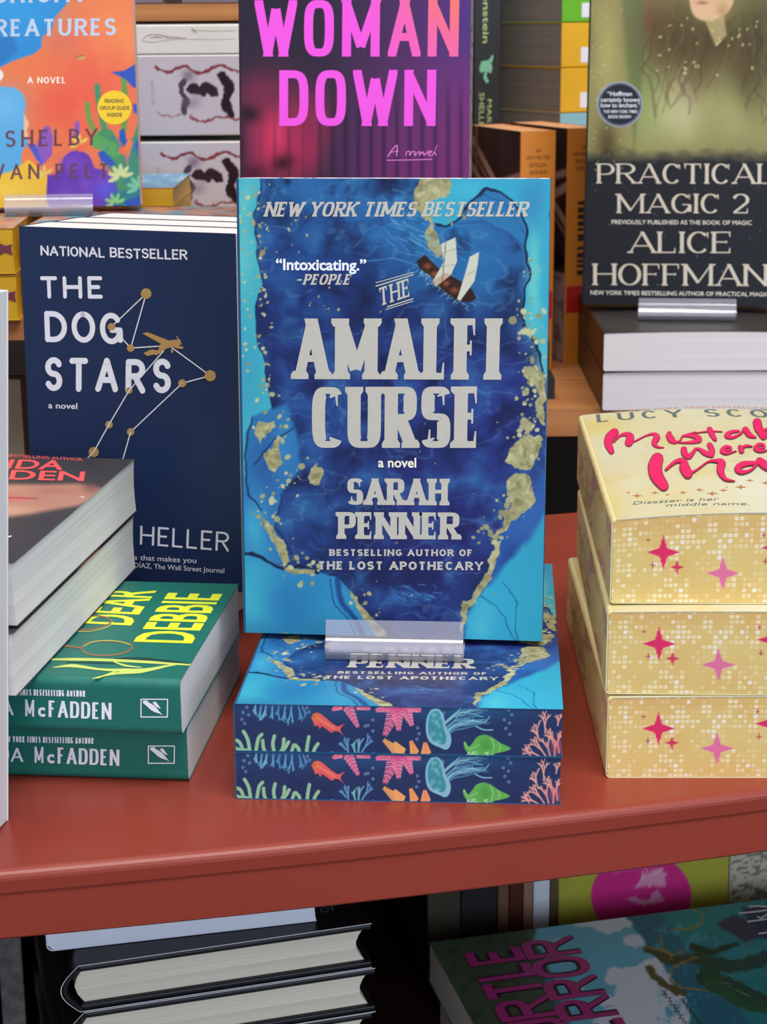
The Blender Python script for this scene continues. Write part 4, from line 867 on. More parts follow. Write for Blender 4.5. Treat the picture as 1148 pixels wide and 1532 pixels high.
stand('clear acrylic stand under the illustrated book at the back left', place((sp[0], .4265, .2008), 3), .054, .066, .0125, .06)
# mustard pair under it
MUS = mat('mustard_card', '#dcae2c', .4)
SW, SH, ST = .137, .209, .0266
Msx = place((-.3410, .3539, .1462), 2.99); Ms2 = place((-.3415, .3545, .1462 + ST + .0008), 2.99)
ms = paperback('mustard paperback with a whole plum fish tail on its edge, lower of the left pair', Msx, SW, SH, ST, MUS, MUS, 'mustard paperbacks', front=False)
C = Canvas(ms.front, 60, 60, '#c98a6a', a0=ms.r); C.warp(8, 20); C.mix((C.noise(22, 8, 4) - .45) * 6, '#5f9aa8'); C.mix((C.noise(18, 6, 14) - .5) * 6, '#b05a58'); ms.front_o = C.panel('front_cover', ART, ms.root, CT, '#dcae2c')
d5 = lambda x, y: (x / 3.021, 320 + y / 3.021)
FISHI = mat('plum_ink', '#7c3a52', .5)
strokes(ms.tail, 'fish_drawing', [([d5(x, y) for x, y in [(-70, 370), (-30, 345), (10, 342), (40, 356), (72, 348), (66, 368), (74, 398), (52, 388), (35, 384), (20, 396), (5, 388), (-30, 396)]], None)], FISHI, ms.pages)
dup(ms, Ms2, 'mustard paperback with a coloured top, upper of the left pair under the illustrated book', 'mustard paperbacks')
dup(ms, place((-.2010, .3760, .1462), -2), 'mustard paperback lying under the right half of the illustrated book, lower one', 'mustard paperbacks')
dup(ms, place((-.2005, .3765, .1462 + ST + .0008), -1.5), 'mustard paperback lying under the right half of the illustrated book, upper one', 'mustard paperbacks')
for ob in [o for o in COL.objects if o.name.startswith('paperback_book') and 'right half of the illustrated' in o.get('label', '')]: ob.scale = (.9, .5, 1)
# a small pile further back, only its corner shows
mc = paperback('small blue-topped mustard paperback peeking out right of the illustrated book', place((-.2015, .489, .1997), 0), .0769, .11, .0120, MUS, MUS, r=.001, front=False)
C = Canvas(mc.front, 40, 20, '#6aa4cc', a0=mc.r); C.mix((C.noise(10, 4, 4) - .5) * 4, '#a8cce0'); C.panel('front_cover', ART, mc.root, CT)
pl = paperback('small thick mustard paperback under the blue-topped one', place((-.2015, .489, .1463), 0), .0769, .11, .0530, MUS, MUS, r=.001)

# thick pale books with dark red abstract marks on the spine
PALEB = mat('pale_lilac_card', '#d6d0d8', .42); WHB = mat('white_gloss_card', '#ebe9e4', .35)
KH, KW, KT = .165, .135, .0555
kx, ky = -.0720, .6100
thick = None
kz1 = PY(285, 82, .61)[2] - KT; kz2 = PY(285, 212, .61)[2] - KT; zs = [.1463, kz2, kz1]; K0 = kz2 - .1463 - .0006
mkk = lambda z, dx=0: Matrix.Translation((kx + dx, ky, z)) @ Matrix.Rotation(R_(90), 4, 'Z')
kb = paperback('thick pale paperback with dark red strokes on its spine, upper of two at the back', mkk(zs[2]), KW, KH, KT, WHB, PAGE, 'thick pale paperbacks', front=True, r=.001)
q7 = lambda x, y: (180 + x / 5.895, 80 + y / 5.892)
C = Canvas(kb.spine, 300, 84, '#cfc8d3', a0=0, b0=.001, b1=KT - .001)
C.mix((C.noise(60, 40, 2) - .5) * .8, '#dcd6de'); C.warp(5, 9, 7)
INK, WINE = '#2e1a26', '#7c1f2e'
for P, w, col in (([(300, 120), (420, 170), (560, 120), (700, 180), (860, 110), (1050, 160)], 4, WINE), ([(640, 300), (700, 330), (760, 300), (820, 340)], 16, INK), ([(560, 240), (540, 330), (580, 420), (560, 520)], 9, '#4a3b52'), ([(900, 200), (960, 300), (930, 420), (980, 540)], 13, '#24121b'), ([(620, 560), (740, 600), (860, 560), (1050, 590)], 3.4, '#8e3a44'), ([(330, 520), (430, 560), (520, 530)], 2, '#9a6068')): C.line(spline([q7(*p) for p in P]), w, col, .95, 2)
C.glow(*q7(640, 430), 12, 9, '#8a7f98', .6); C.glow(*q7(600, 200), 9, 8, '#5a4a60', .6)
kb.spine_art = C.panel('printed_spine', ART, kb.root, .0002, '#cfc8d3', lift=.0001)
text(kb.spine, 'bestseller_line', 'BESTSELLER', q7(268, 245), q7(275, 455), q7(295, 245), mat('grey_ink', '#a49aa6', .5), kb.spine_art, off=0)
dup(kb, mkk(zs[1], .0015), 'thick pale paperback with dark red strokes just above the navy book', 'thick pale paperbacks')
paperback('plain pale paperback at the foot of the pale stack behind the navy book', mkk(zs[0]), KW, KH, K0, WHB, PAGE, r=.001)
wz = zs[2] + KT + .0005; WT = min(PY(285, 37, .61)[2], .3153) - wz
wt_ = paperback('thin white paperback with a faint brown eye-shaped swirl lying on top of the pale stack', mkk(wz), KW, KH, WT, WHB, PAGE, r=.001)
strokes(wt_.spine, 'spine_drawing', [([(200 + x / 6.753, y / 6.75) for x, y in q], w) for q, w in (([(90, 400), (150, 355), (260, 352), (340, 375), (450, 380), (545, 388)], [1, 1.6, 1.6, 3, 2, .6]), ([(90, 410), (200, 428), (330, 405), (540, 390)], [1, 1, 1, .6]), ([(170, 382), (230, 374), (290, 382)], [1, 3, 1]), ([(585, 285), (610, 310), (635, 335)], [1, 3.4, 1]), ([(620, 305), (800, 312), (1020, 310)], .7), ([(560, 395), (800, 398), (1020, 392)], .6))], mat('faint_brown_ink', '#b7aaa2', .5), wt_.spine_o)

# purple book standing behind the blue one, on two more lying flat
VW, VH, VT = .1362, .2105, .026
Mv = place((-.0741, .385, .2012), -7, -5.5, True, VT)
wo = paperback('dark purple paperback with huge pink capitals standing behind the blue marbled book', Mv, VW, VH, VT, mat('dark_plum_card', '#2c2236', .4), PAGEP, front=False, spine=True)
w2 = lambda x, y: (340 + x / 2.87, y / 2.87)
C = Canvas(wo.front, 260, 320, '#2a2336', a0=wo.r)
u = np.clip((C.OX - 470) / 235, 0, 1); v = np.clip((C.OY - 60) / 200, 0, 1)
C.mix(u * .95, '#643079'); C.mix(u * v, '#7d2e74'); C.mix(np.clip((C.OX - 500) / 60, 0, 1) * v * .5, '#6e2a66'); C.glow(700, 30, 60, 60, '#45307c', .7)
C.glow(*w2(200, 600), 44, 70, '#c92f58', .95); C.glow(*w2(330, 620), 30, 60, '#b92b56', .8); C.glow(*w2(140, 400), 40, 34, '#7c2846', .7); C.glow(*w2(380, 520), 26, 40, '#8c2a50', .7)
C.glow(*w2(90, 490), 16, 12, '#20141f', .95); C.glow(*w2(240, 700), 16, 12, '#3a1020', .95, -20); C.glow(*w2(110, 740), 20, 10, '#4a1326', .8); C.glow(*w2(60, 620), 6, 30, '#3a1424', .7); C.glow(*w2(210, 560), 10, 26, '#e0486c', .5)
C.mix(np.clip((C.OX - 455) / 30, 0, 1) * (.5 + .5 * np.sin((C.OX - 455) / 3.05)) ** 3 * np.clip((C.OY - 110) / 70, 0, 1) * .45, '#1c1124')
C.mix(np.clip((C.OX - 380) / 30, 0, 1) * np.clip((470 - C.OX) / 20, 0, 1) * (.5 + .5 * np.sin(C.OX / 3.4)) ** 4 * np.clip((C.OY - 130) / 70, 0, 1) * .3, '#3a1428')
wo.front_o = C.panel('front_cover', ART, wo.root, CT)
F = wo.front; fo = wo.front_o
def pk(u0, u1):
    def f(x, y):
        t = u0 + (u1 - u0) * x; k = min(max((t - .55) / .4, 0), 1) * min(max(y * .8 + .45, 0), 1); return np.array([.93, .34 + .12 * k, .86 - .46 * k])
    return f
WD = dict(font='s', tv=.165, th=.14, e=3.4, gap=.13)
text(F, 'title', 'WOMAN', w2(118, 243), w2(993, 243), w2(118, 1), ART, fo, colf=pk(0, 1), **{**WD})
text(F, 'title', 'DOWN', w2(224, 541), w2(895, 541), w2(224, 302), ART, fo, colf=pk(0, .5), **{**WD})
text(F, 'author_name', 'COLLEEN HOOVER', w2(140, -180), w2(980, -180), w2(140, -290), mat('pink_ink', '#e868d8', .45), fo, font='s', tv=.2, th=.15, e=3.4)
strokes(F, 'novel_line', [([w2(*p) for p in q], w) for q, w in (([(690, 672), (712, 640), (730, 625), (728, 670)], 1.3), ([(700, 655), (735, 648)], 1.), ([(768, 668), (772, 652), (785, 650), (784, 668), (795, 652), (806, 652), (806, 668), (818, 655), (830, 652), (826, 666), (842, 652), (846, 667), (862, 650)], 1.1), ([(862, 662), (880, 652), (868, 650), (866, 666), (884, 664), (902, 624), (892, 650), (898, 668)], 1.1), ([(686, 688), (780, 687), (880, 684)], 1.))], mat('light_pink_ink', '#ee8ad8', .45), fo)
for k, lb in ((0, 'lower'), (1, 'upper')):
    paperback('purple paperback lying flat under the standing purple one, %s of the two' % lb, place((-.0690 + .001 * k, .412, .1463 + k * .0272), -5 + k), VW, .16, .0268, mat('plum_card', '#47294f', .4), PAGE, 'purple paperbacks lying flat')

# row above the upper step
for i, (x, lb) in enumerate(((-.30, 'left'), (-.145, 'right'))):
    paperback('grey lilac paperback lying on the upper step, %s of two' % lb, Matrix.Translation((x + .14, .775, .3286)) @ Matrix.Rotation(R_(90), 4, 'Z'), .13, .14, .030, mat('grey_lilac_card', '#77707e', .5), PAGEG, 'grey lilac paperbacks on the upper step')
# something dim in the gap under the lower step
paperback('cream spined paperback in the dark gap under the lower step', place((-.2330, .415, .0002), 0, 0, True, .02), .016, .10, .02, mat('cream_card', '#a59a84', .6), PAGEG, front=True)

# ================================================================== BACK ROW, RIGHT
PW, PH, PT = .1415, .228, .030
Mp = place((.1617, .6660, .1068), -9, -5, True, PT)
pm = paperback('olive green and black paperback with pale serif capitals standing at the back right', Mp, PW, PH, PT, mat('black_card', '#1e2027', .4), PAGEY, front=False)
p3 = lambda x, y: (680 + x / 2.453, y / 2.453)
C = Canvas(pm.front, 230, 330, '#8c8654', a0=pm.r)
C.mix((C.noise(40, 60, 3) - .4) * 1.4, '#6f6c42'); C.glow(*p3(800, 380), 50, 60, '#c8c894', .9); C.glow(*p3(1080, 380), 46, 60, '#b9c080', .8); C.glow(*p3(560, 200), 20, 80, '#b8ac6e', .7); C.glow(*p3(700, 330), 30, 80, '#8aa05e', .7); C.glow(*p3(850, 330), 14, 50, '#dcd8b0', .7)
C.glow(*p3(720, 80), 22, 40, '#6c3f38', .7); C.poly([p3(*p) for p in [(600, -200), (700, -200), (690, 300), (660, 540), (640, 300)]], '#5a6a40', 8, .6); C.glow(*p3(880, 170), 60, 50, '#54482c', .8); C.glow(*p3(1120, 160), 40, 80, '#3f3722', .8); C.glow(*p3(800, 130), 34, 60, '#4c3e24', .75, 20); C.glow(*p3(1060, 260), 24, 70, '#53472a', .7, -15); C.glow(*p3(900, 250), 20, 60, '#5c5030', .6, 20); C.glow(*p3(960, 150), 40, 30, '#4a3c22', .7)
rs = np.random.RandomState(12)
for i in range(46):
    x = rs.choice([rs.uniform(720, 900), rs.uniform(1010, 1230)]); y = rs.uniform(20, 160); P = [(x, y)]
    for k in range(6): P.append((P[-1][0] + rs.uniform(-38, 34), P[-1][1] + rs.uniform(25, 66)))
    C.line(spline([p3(*p) for p in P], 4), rs.uniform(1, 3), ['#4a3c24', '#5c4c2c', '#7a6c44', '#382c1a'][rs.randint(4)], .38, 4)
C.poly(spline([p3(*p) for p in [(860, -60), (866, 20), (885, 62), (930, 78), (985, 62), (1020, 20), (1040, -60)]], 4), '#d8b48c', 3); C.glow(*p3(910, 10), 8, 2.4, '#a05a4c', .9); C.glow(*p3(985, 40), 10, 14, '#a8845c', .6); C.poly([p3(*p) for p in [(920, 76), (990, 60), (1000, 130), (960, 170)]], '#b8a878', 4, .8)
for i in range(36): C.disc(*p3(rs.uniform(740, 900) if i % 2 else rs.uniform(940, 1120), rs.uniform(60, 290)), rs.uniform(1, 3), '#dcd29c', rs.uniform(.8, 2), 1.5, .7, rs.rand() * 180)
C.glow(*p3(560, 540), 16, 40, '#463c24', .8)
C.mix(np.clip((C.OY - p3(0, 545)[1] + 14 * (C.noise(16, 8, 8) - .5)) / 22, 0, 1), '#1f2128')
for i in range(110): C.disc(*p3(rs.uniform(490, 1160), rs.uniform(480, 1110)), rs.uniform(.4, 1.1), '#7c88a0', None, 1, rs.uniform(.3, .9))
for i in range(60): C.disc(*p3(rs.uniform(500, 620), rs.uniform(0, 640)), rs.uniform(.4, 1.2), '#e0dcb8', None, 1, .6)
pm.front_o = C.panel('front_cover', ART, pm.root, CT)
F = pm.front; fo = pm.front_o
SF = dict(font='s', tv=.17, th=.055, sl=.12, st=.045, gap=.1, thin=.45)
text(F, 'title', 'PRACTICAL', p3(525, 673), p3(1172, 675), p3(525, 600), GOLDFOIL, fo, **SF)
text(F, 'title', 'MAGIC 2', p3(595, 782), p3(1082, 783), p3(595, 711), GOLDFOIL, fo, **SF)
text(F, 'former_title', 'PREVIOUSLY PUBLISHED AS THE BOOK OF MAGIC', p3(578, 822), p3(1092, 825), p3(578, 807), CREAM, fo, off=0)
text(F, 'author_name', 'ALICE', p3(640, 928), p3(1018, 929), p3(640, 850), GOLDFOIL, fo, **SF)
text(F, 'author_name', 'HOFFMAN', p3(510, 1046), p3(1150, 1050), p3(510, 967), GOLDFOIL, fo, **SF)
text(F, 'author_note', 'NEW YORK TIMES BESTSELLING AUTHOR OF PRACTICAL MAGIC', p3(500, 1081), p3(1155, 1088), p3(500, 1066), CREAM, fo, off=0)
sb = strokes(F, 'round_seal', [(circle(*p3(608, 383), 34.5, 32), None)], mat('seal_rim', '#9aa0ae', .4), fo)
strokes(F, 'seal_face', [(circle(*p3(608, 383), 32, 32), None)], mat('seal_navy', '#1d2330', .4), fo, lift=.0003); strokes(F, 'seal_ring', [(circle(*p3(608, 383), 30.5, 32) + [circle(*p3(608, 383), 30.5, 32)[0]], .9)], mat('seal_line', '#7a8294', .4), fo, lift=.0005, smooth=False)
for t_, y, a, b, h in (('“Hoffman', 352, 562, 652, 16), ('certainly knows', 374, 538, 680, 16), ('how to enchant.”', 394, 538, 682, 16), ('THE NEW YORK TIMES', 415, 548, 672, 11), ('BOOK REVIEW', 434, 566, 650, 11)): text(F, 'seal_text', t_, p3(a, y), p3(b, y), p3(a, y - h), WHITE, fo, lift=.0006, off=.01)
sp = PZ(1025, 473, .1032)
stand('clear acrylic stand under the olive green and black book', place((sp[0], sp[1] - .010, .1022), -7), .0705, .082, .0150, .06)
# dark stack under it
BRN = mat('brown_black_card', '#3a2a20', .4, var=.4, scale=40); CHAR = mat('charcoal_print', '#33302f', .45, var=.4, scale=60)
NW, NH, NT = .14, .2097, .0277
bow2 = lambda a, b: .0012 * 4 * (np.asarray(a) / NW) * (1 - np.asarray(a) / NW)
n1 = paperback('black and brown paperback, upper of the thick pair under the olive green book', place((.1670, .5700, .0434 + NT + .0012), -.8), NW, NH, NT, CHAR, PAGED, 'black and brown paperbacks', front=True, bow=bow2)
n1.spine_o.data.materials[0] = BRN
dup(n1, place((.1672, .5715, .0434), -.8), 'black and brown paperback, lower of the thick pair, on the pine shelf', 'black and brown paperbacks', skip=('front_cover',))
# orange spined books
ORG = mat('orange_card_spine', '#cf7f2b', .45); TOPO = mat('orange_sprayed_pages', '#e8a878', .6)
LW, LH, LT = .107, .188, .0299
def orange(M, label, author):
    b = paperback(label, M, LW, LH, LT, ORG, TOPO, 'orange spined paperbacks', front=False, r=.001)
    C = Canvas(b.front, 90, 120, '#2c2124', a0=b.r); a, c = C.A / LW, C.B / LH
    C.mix((fbm(a * 6, c * 6, 3) - .4) * 1.4, '#4a3236')
    cover = np.clip((.40 - c) / .02, 0, 1); C.mix(cover, '#b79a9a'); C.mix(cover * (fbm(a * 9, c * 20, 8) > .6), '#8f7474')
    for (x0, y0), (x1, y1), w, col in (((0, .60), (1, .98), .02, '#a8887a'), ((0, .55), (1, .93), .012, '#85665c'), ((0, .76), (.9, .58), .02, '#b08a7c'), ((.82, .4), (.82, 1), .03, '#7a5c52'), ((0, .82), (1, .70), .016, '#a07c70'), ((0, .44), (1, .46), .02, '#15100f'), ((.3, .62), (1, .86), .018, '#b0867a')):
        t = np.clip(((a - x0) * (x1 - x0) + (c - y0) * (y1 - y0)) / ((x1 - x0) ** 2 + (y1 - y0) ** 2), 0, 1); d = np.hypot(a - x0 - t * (x1 - x0), c - y0 - t * (y1 - y0)); C.mix(np.clip((w - d) / .006 + .5, 0, 1), col)
    b.front_o = C.panel('front_cover', ART, b.root, CT)
    S = b.spine; so = b.spine_o; BI = mat('dark_brown_ink', '#3a2818', .5)
    # spine text reads from head to foot; a runs head to foot, b from back to front cover
    text(S, 'author_name', author, (LH * .30, LT * .26), (LH * .62, LT * .26), (LH * .30, LT * .66), BI, so, px=False, font='s', tv=.2, th=.14, e=3.4, gap=.12)
    for t_, a0 in (('#1', .075), ('NEW YORK TIMES', .105), ('BESTSELLING', .135), ('SERIES', .165)):
        wd2 = LT * (.12 if t_ == '#1' else .66 if 'N' in t_[:1] else .5); m0 = LT * .5
        text(S, 'bestseller_line', t_, (LH * a0 + .002, m0 + wd2 / 2), (LH * a0 + .002, m0 - wd2 / 2), (LH * a0 - .001, m0 + wd2 / 2), BI, so, px=False, off=0)
    V, Fc = [S.loc(*q, .0002) for q in ((LH * .665, .0012), (LH * .78, .0012), (LH * .78, LT - .0012), (LH * .665, LT - .0012))], [(0, 1, 2, 3)]
    link('red_label', V, Fc, mat('red_ink', '#b82a26', .45), so)
    return b
def spine_front(p, yaw):   # standing, head up, spine looking to the viewer, front cover to the left
    R = Matrix.Rotation(R_(yaw), 4, 'Z')
    B = Matrix(((0, 0, -1, 0), (1, 0, 0, 0), (0, 1, 0, 0), (0, 0, 0, 1)))
    B = Matrix(((0, 0, -1, LT), (1, 0, 0, 0), (0, 1, 0, 0), (0, 0, 0, 1)))
    return Matrix.Translation(p) @ R @ B
B_ = Matrix.Identity(4)
orange(spine_front((.1580, .7560, .0434), 21.9), 'orange spined thriller paperback beside the olive green book, second of two', 'ANDREW CHILD')
q = PY(780, 198, .722)
orange(spine_front((q[0], .722, .0434), 20), 'orange spined thriller paperback whose dark cover shows, nearest the purple book', 'LEE CHILD')
# grey edged stack with coloured spines
gcols = [('yellow spined paperback with grey pages, lower yellow one of the back stack', '#eab42a'), ('yellow spined paperback with grey pages, upper yellow one of the back stack', '#eab42a'), ('lime green spined paperback with grey pages, topmost of the back stack', '#6cbc2c')]
kz = [.2198] + [PY(860, y, .935)[2] for y in (169, 101, 33)]
ck = PY(840, 100, .935)
def gst(z, T, label, col):
    c = mat('coloured_spine_card', col, .45)
    M = Matrix.Translation((ck[0], .935, z)) @ Matrix.Rotation(R_(30), 4, 'Z') @ Matrix(((0, -1, 0, 0), (1, 0, 0, 0), (0, 0, 1, 0), (0, 0, 0, 1))) @ Matrix.Translation((0, -.17, 0))
    b = paperback(label, M, .107, .17, T, c, PAGEG, 'grey paged paperbacks at the back', r=.001)
    return b
gst(kz[0], kz[1] - kz[0] - .0006, 'pale blue spined paperback with grey pages at the foot of the back stack', '#8fc4d4')
for (lb, col), z, T in zip(gcols, kz[1:], (kz[2] - kz[1] - .0006, kz[3] - kz[2] - .0006, .036)):
    b = gst(z, T, lb, col)
    V, F = box_vf(-.0002, .17 - .030, .004, -.00005, .17 - .021, T * .45); link('barcode_label', V, F, WHITE, b.root)
# dark spine with green lettering and a pale green hand
FW, FH, FT = .11, .20, .0238
q = PY(709, 150, .96)
fr = paperback('black spined classic with pale green lettering standing behind the orange spines', Matrix.Translation((q[0], .96, .2198)) @ Matrix.Rotation(R_(2), 4, 'Z') @ Matrix(((0, 0, -1, FT), (1, 0, 0, 0), (0, 1, 0, 0), (0, 0, 0, 1))), FW, FH, FT, mat('black_spine_card', '#2c2f31', .45), PAGEG, r=.001)
MINT = mat('mint_ink', '#7fc4a4', .5); LG = mat('pale_green_ink', '#b5cc8e', .5)
S = fr.spine; so = fr.spine_o; f3 = lambda x, y: (680 + x / 2.453, y / 2.453)
text(S, 'title', 'Frankenstein', f3(108, -170), f3(104, 158), f3(131, -170), LG, so, off=.01)
text(S, 'author_name', 'MARY', f3(122, 365), f3(118, 480), f3(138, 365), LG, so, off=0); text(S, 'author_name', 'SHELLEY', f3(92, 340), f3(90, 490), f3(110, 340), LG, so, off=0)
strokes(S, 'hand_drawing', [([f3(*p) for p in q], None) for q in ([(100, 225), (128, 220), (140, 245), (135, 270), (122, 262), (118, 280), (128, 300), (118, 306), (106, 285), (112, 262), (96, 268), (92, 250)], [(126, 222), (140, 200), (144, 206), (138, 232)])], MINT, so)

# ================================================================== UNDER THE TABLE
BLACKC = mat('black_cloth_board', '#16171b', .45); JACK = mat('black_jacket', '#15161b', .3)
def hardcover(label, M, W, D, T, group, jacket=False):
    """hardback lying with its tail to us: spine at the left, boards overhanging the block"""
    r = empty('hardcover_book', label, 'book', M, group); bt, ov = .0026, .003
    prof = [(x, bt) for x in (.006, W - ov)] + [(W - ov - .004 * math.sin(math.pi * t), bt + (T - 2 * bt) * t) for t in (.2, .4, .6, .8)] + [(W - ov, T - bt), (.006, T - bt)] + [(.006 - .004 * math.sin(math.pi * t), T - bt - (T - 2 * bt) * t) for t in (.25, .5, .75)]
    v, f = prism(prof, 'y', ov, D - ov); link('page_block', v, f, PAGEY, r)
    for z, n in ((0, 'back_board'), (T - bt, 'front_board')):
        v, f = box_vf(.004, 0, z, W, D, z + bt); o = link(n, v, f, BLACKC, r); md = o.modifiers.new('b', 'BEVEL'); md.width = .0008; md.segments = 2
    out = [(.006 - .0075 * math.sin(math.pi * t) - .002, T * t) for t in np.linspace(0, 1, 11)]; inn = [(x + .0018, max(min(z, T - .0012), .0012)) for x, z in out]
    v, f = prism(out[::-1] + inn, 'y', 0, D); link('spine', v, f, BLACKC, r)
    # dust jacket: thin pale-edged sheet over boards and spine
    jo = [(W, T + .0009), (.004, T + .0009)] + [(x - .0012, z) for x, z in out[::-1]] + [(.004, -.0007), (W, -.0007)]
    ji = [(W, T + .0004), (.004, T + .0004)] + [(x - .0007, z) for x, z in out[::-1]] + [(.004, -.0002), (W, -.0002)]
    v, f = prism(jo + ji[::-1], 'y', -.0002, D + .0002); o = link('dust_jacket', v, f, [JACK, mat('jacket_edge', '#b8b8bc', .6)], r)
    for p in o.data.polygons[-2:]: p.material_index = 1
    return r
hT = .0232; htop = -.2517 + 7 * hT
hA, hB = PZ(104, 1447, htop), PZ(556, 1381, htop); hW = float(np.hypot(*(hB - hA)[:2])); hyaw = math.degrees(math.atan2(hB[1] - hA[1], hB[0] - hA[0]))
hx, hy, hD = hA[0], hA[1], .21
HG = 'black hardcovers under the table'
hid = 'black hardcover low in the stack under the left side of the table'
lbs = [hid] * 4 + ['black hardcover third from the top of the stack under the table', 'black hardcover just below the top one under the table', 'topmost black hardcover under the table, a white paperback lying on it']
for i, lb in enumerate(lbs):
    h = hardcover(lb, place((hx + (.0015 if i % 2 else 0), hy, -.2517 + .0008 + i * hT), hyaw), hW, hD, hT - .0016, HG)
JF = Face(place((hx, hy, -.2517 + .0008 + 6 * hT), hyaw), (0, 0, hT - .0016 + .0009), (1, 0, 0), (0, 1, 0), hW, hD)
k4 = lambda x, y: (x / 1.8516, 1180 + y / 1.852)
wA, wB = PZ(70, 1424, htop + .0004), PZ(474, 1378, htop + .0004)
wbk = paperback('white paperback lying on the topmost black hardcover, close under the table edge', place((wA[0], wA[1], htop + .0004), math.degrees(math.atan2(wB[1] - wA[1], wB[0] - wA[0]))), float(np.hypot(*(wB - wA)[:2])), .17, .024, mat('white_lavender_card', '#e2e3f0', .4), mat('white_lavender_edge', '#dfe1ee', .6), r=.003)
text(JF, 'title', 'of', k4(888, 345), k4(932, 338), k4(884, 325), mat('dim_ink', '#5a5c64', .5), h, off=0)
# dark books standing left of the stack
PATT = mat('grey_patterned_card', '#948e90', .6, var=.8, scale=160)
for i, (x, y, T, c, lb) in enumerate(((-.205, .20, .013, PATT, 'grey patterned spine standing left of the hardcover stack under the table'), (-.222, .19, .016, mat('dim_grey_card', '#3a3432', .6), 'dim grey spine second to the left of the hardcover stack'), (-.243, .18, .019, mat('dark_red_card', '#4c1a1c', .5), 'dark red spine at the far left under the table'))):
    paperback(lb, Matrix.Translation((x, y, -.2517)) @ Matrix.Rotation(R_(13), 4, 'Z') @ Matrix(((0, 0, -1, T), (1, 0, 0, 0), (0, 1, 0, 0), (0, 0, 0, 1))), .14, .18, T, c, PAGEG, r=.001)
# big teal picture book
TW, TH, TT = .190, .262, .0252
tz = -.2517
pa = PZ(642, 1410, tz + 2 * TT + .0006)
def tmat(z, dx=0): return Matrix.Translation((pa[0], pa[1], z)) @ Matrix.Rotation(R_(13.6), 4, 'Z') @ Matrix.Rotation(R_(90), 4, 'Z') @ Matrix.Translation((-TW, -TH + dx, 0)) @ Matrix.Translation((0, 0, 0))
M = tmat(tz + TT + .0006)
# local +y (head) points left, so shift the head edge onto the corner
M = Matrix.Translation((pa[0], pa[1], tz + TT + .0006)) @ Matrix.Rotation(R_(103.6), 4, 'Z') @ Matrix.Translation((-TW, -TH, 0))
tb_ = paperback('teal picture book with pink capitals lying under the right side of the table', M, TW, TH, TT, mat('teal_card', '#1f6f74', .35), PAGE, 'picture books under the table', front=False)
k5 = lambda x, y: (540 + x / 1.888, 1180 + y / 1.889); k9 = lambda x, y: (870 + x / 4.129, 1260 + y / 4.129); k8 = lambda x, y: (640 + x / 4.415, 1260 + y / 4.415)
C = Canvas(tb_.front, 220, 300, '#2a8f94', a0=tb_.r)
C.mix((C.noise(40, 14, 3) - .45) * 2, '#1f7680'); C.warp(5, 10, 6)
C.poly([k5(*p) for p in [(100, 400), (500, 380), (490, 410), (540, 470), (520, 560), (560, 640), (640, 900), (100, 900)]], '#45543f', 6); C.mix(np.clip(C.noise(9, 9, 12) - .5, 0, 1) * 3 * (C.OX < 830), '#36432f')
SKY, CLD = '#6fb9d4', '#dfe2f0'
C.poly([k5(*p) for p in [(500, 390), (560, 375), (740, 360), (830, 460), (900, 600), (960, 800), (640, 800), (580, 640), (540, 520), (490, 430)]], SKY, 5)
for x, y, rx, ry in ((640, 375, 40, 16), (700, 385, 36, 20), (740, 375, 26, 14), (770, 430, 28, 14), (720, 530, 24, 20), (800, 540, 70, 36), (780, 600, 60, 50), (860, 640, 60, 70), (760, 680, 90, 60), (700, 600, 20, 14), (830, 500, 26, 18)): C.disc(*k5(x, y), rx / 1.6, CLD, ry / 1.6, 3)
for x, y in ((575, 480), (560, 430), (620, 560), (640, 620)): C.disc(*k5(x, y), 8, '#d2d8ea', 4, 3, .8)
C.poly([k9(*p) for p in [(270, 450), (470, 430), (640, 620), (760, 720), (860, 880), (1040, 1123), (980, 1300), (800, 1250), (740, 1080), (600, 900), (440, 660)]], '#2c6f8c', 5); C.mix((C.noise(8, 12, 22) - .55) * 4 * (C.OX > 980) * (C.OY > 1380) * (C.OX < 1100), '#4aa8c8')
for P, w, c in (([(420, 660), (540, 720), (700, 720)], 14, '#4a4636'), ([(690, 640), (800, 680), (960, 630)], 9, '#22342c'), ([(740, 720), (860, 760), (1000, 760), (1148, 710)], 20, '#25483e'), ([(760, 830), (900, 880), (1050, 960), (1148, 1000)], 26, '#234a38'), ([(800, 880), (900, 930), (1000, 1000), (1148, 1010)], 16, '#2f5c3e'), ([(420, 780), (480, 860), (620, 930)], 12, '#5c5236')): C.line(spline([k9(*p) for p in P], 4), w, c, .95, 3)
for P, w in (([(410, 650), (480, 660), (540, 690), (560, 720)], 2.6), ([(490, 570), (500, 640), (560, 690), (640, 665)], 2.6), ([(720, 715), (620, 750), (545, 810), (560, 860), (640, 900), (800, 920)], 2.6), ([(680, 420), (750, 450), (750, 500), (690, 520), (560, 545)], 3)): C.line(spline([k9(*p) for p in P], 4), w, '#a8884c', .9)
for P in ([(980, 760), (1040, 800)], [(870, 830), (950, 830)], [(860, 860), (1040, 950)]): C.line([k9(*p) for p in P], 1, '#b8c8b8', .7)
C.poly([k9(*p) for p in [(980, 410), (1148, 380), (1300, 380), (1300, 640), (1148, 600), (1100, 600), (1030, 480)]], '#2a2c4c', 3); C.poly([k9(*p) for p in [(840, 500), (920, 455), (1040, 480), (1110, 590), (1020, 620), (930, 570)]], '#3c3450', 6)
for x, y in ((690, 600), (780, 575), (720, 800)): C.disc(*k9(x, y), 3, '#4fb0b4', None, 1, .6)
C.unwarp()
tb_.front_o = C.panel('front_cover', ART, tb_.root, CT)
F = tb_.front; fo = tb_.front_o
MAG = mat('magenta_ink', '#b02c7c', .4); OUTL = mat('dark_plum_ink', '#3a1836', .4); WSM = mat('white_brush_ink', '#e4e2ee', .5)
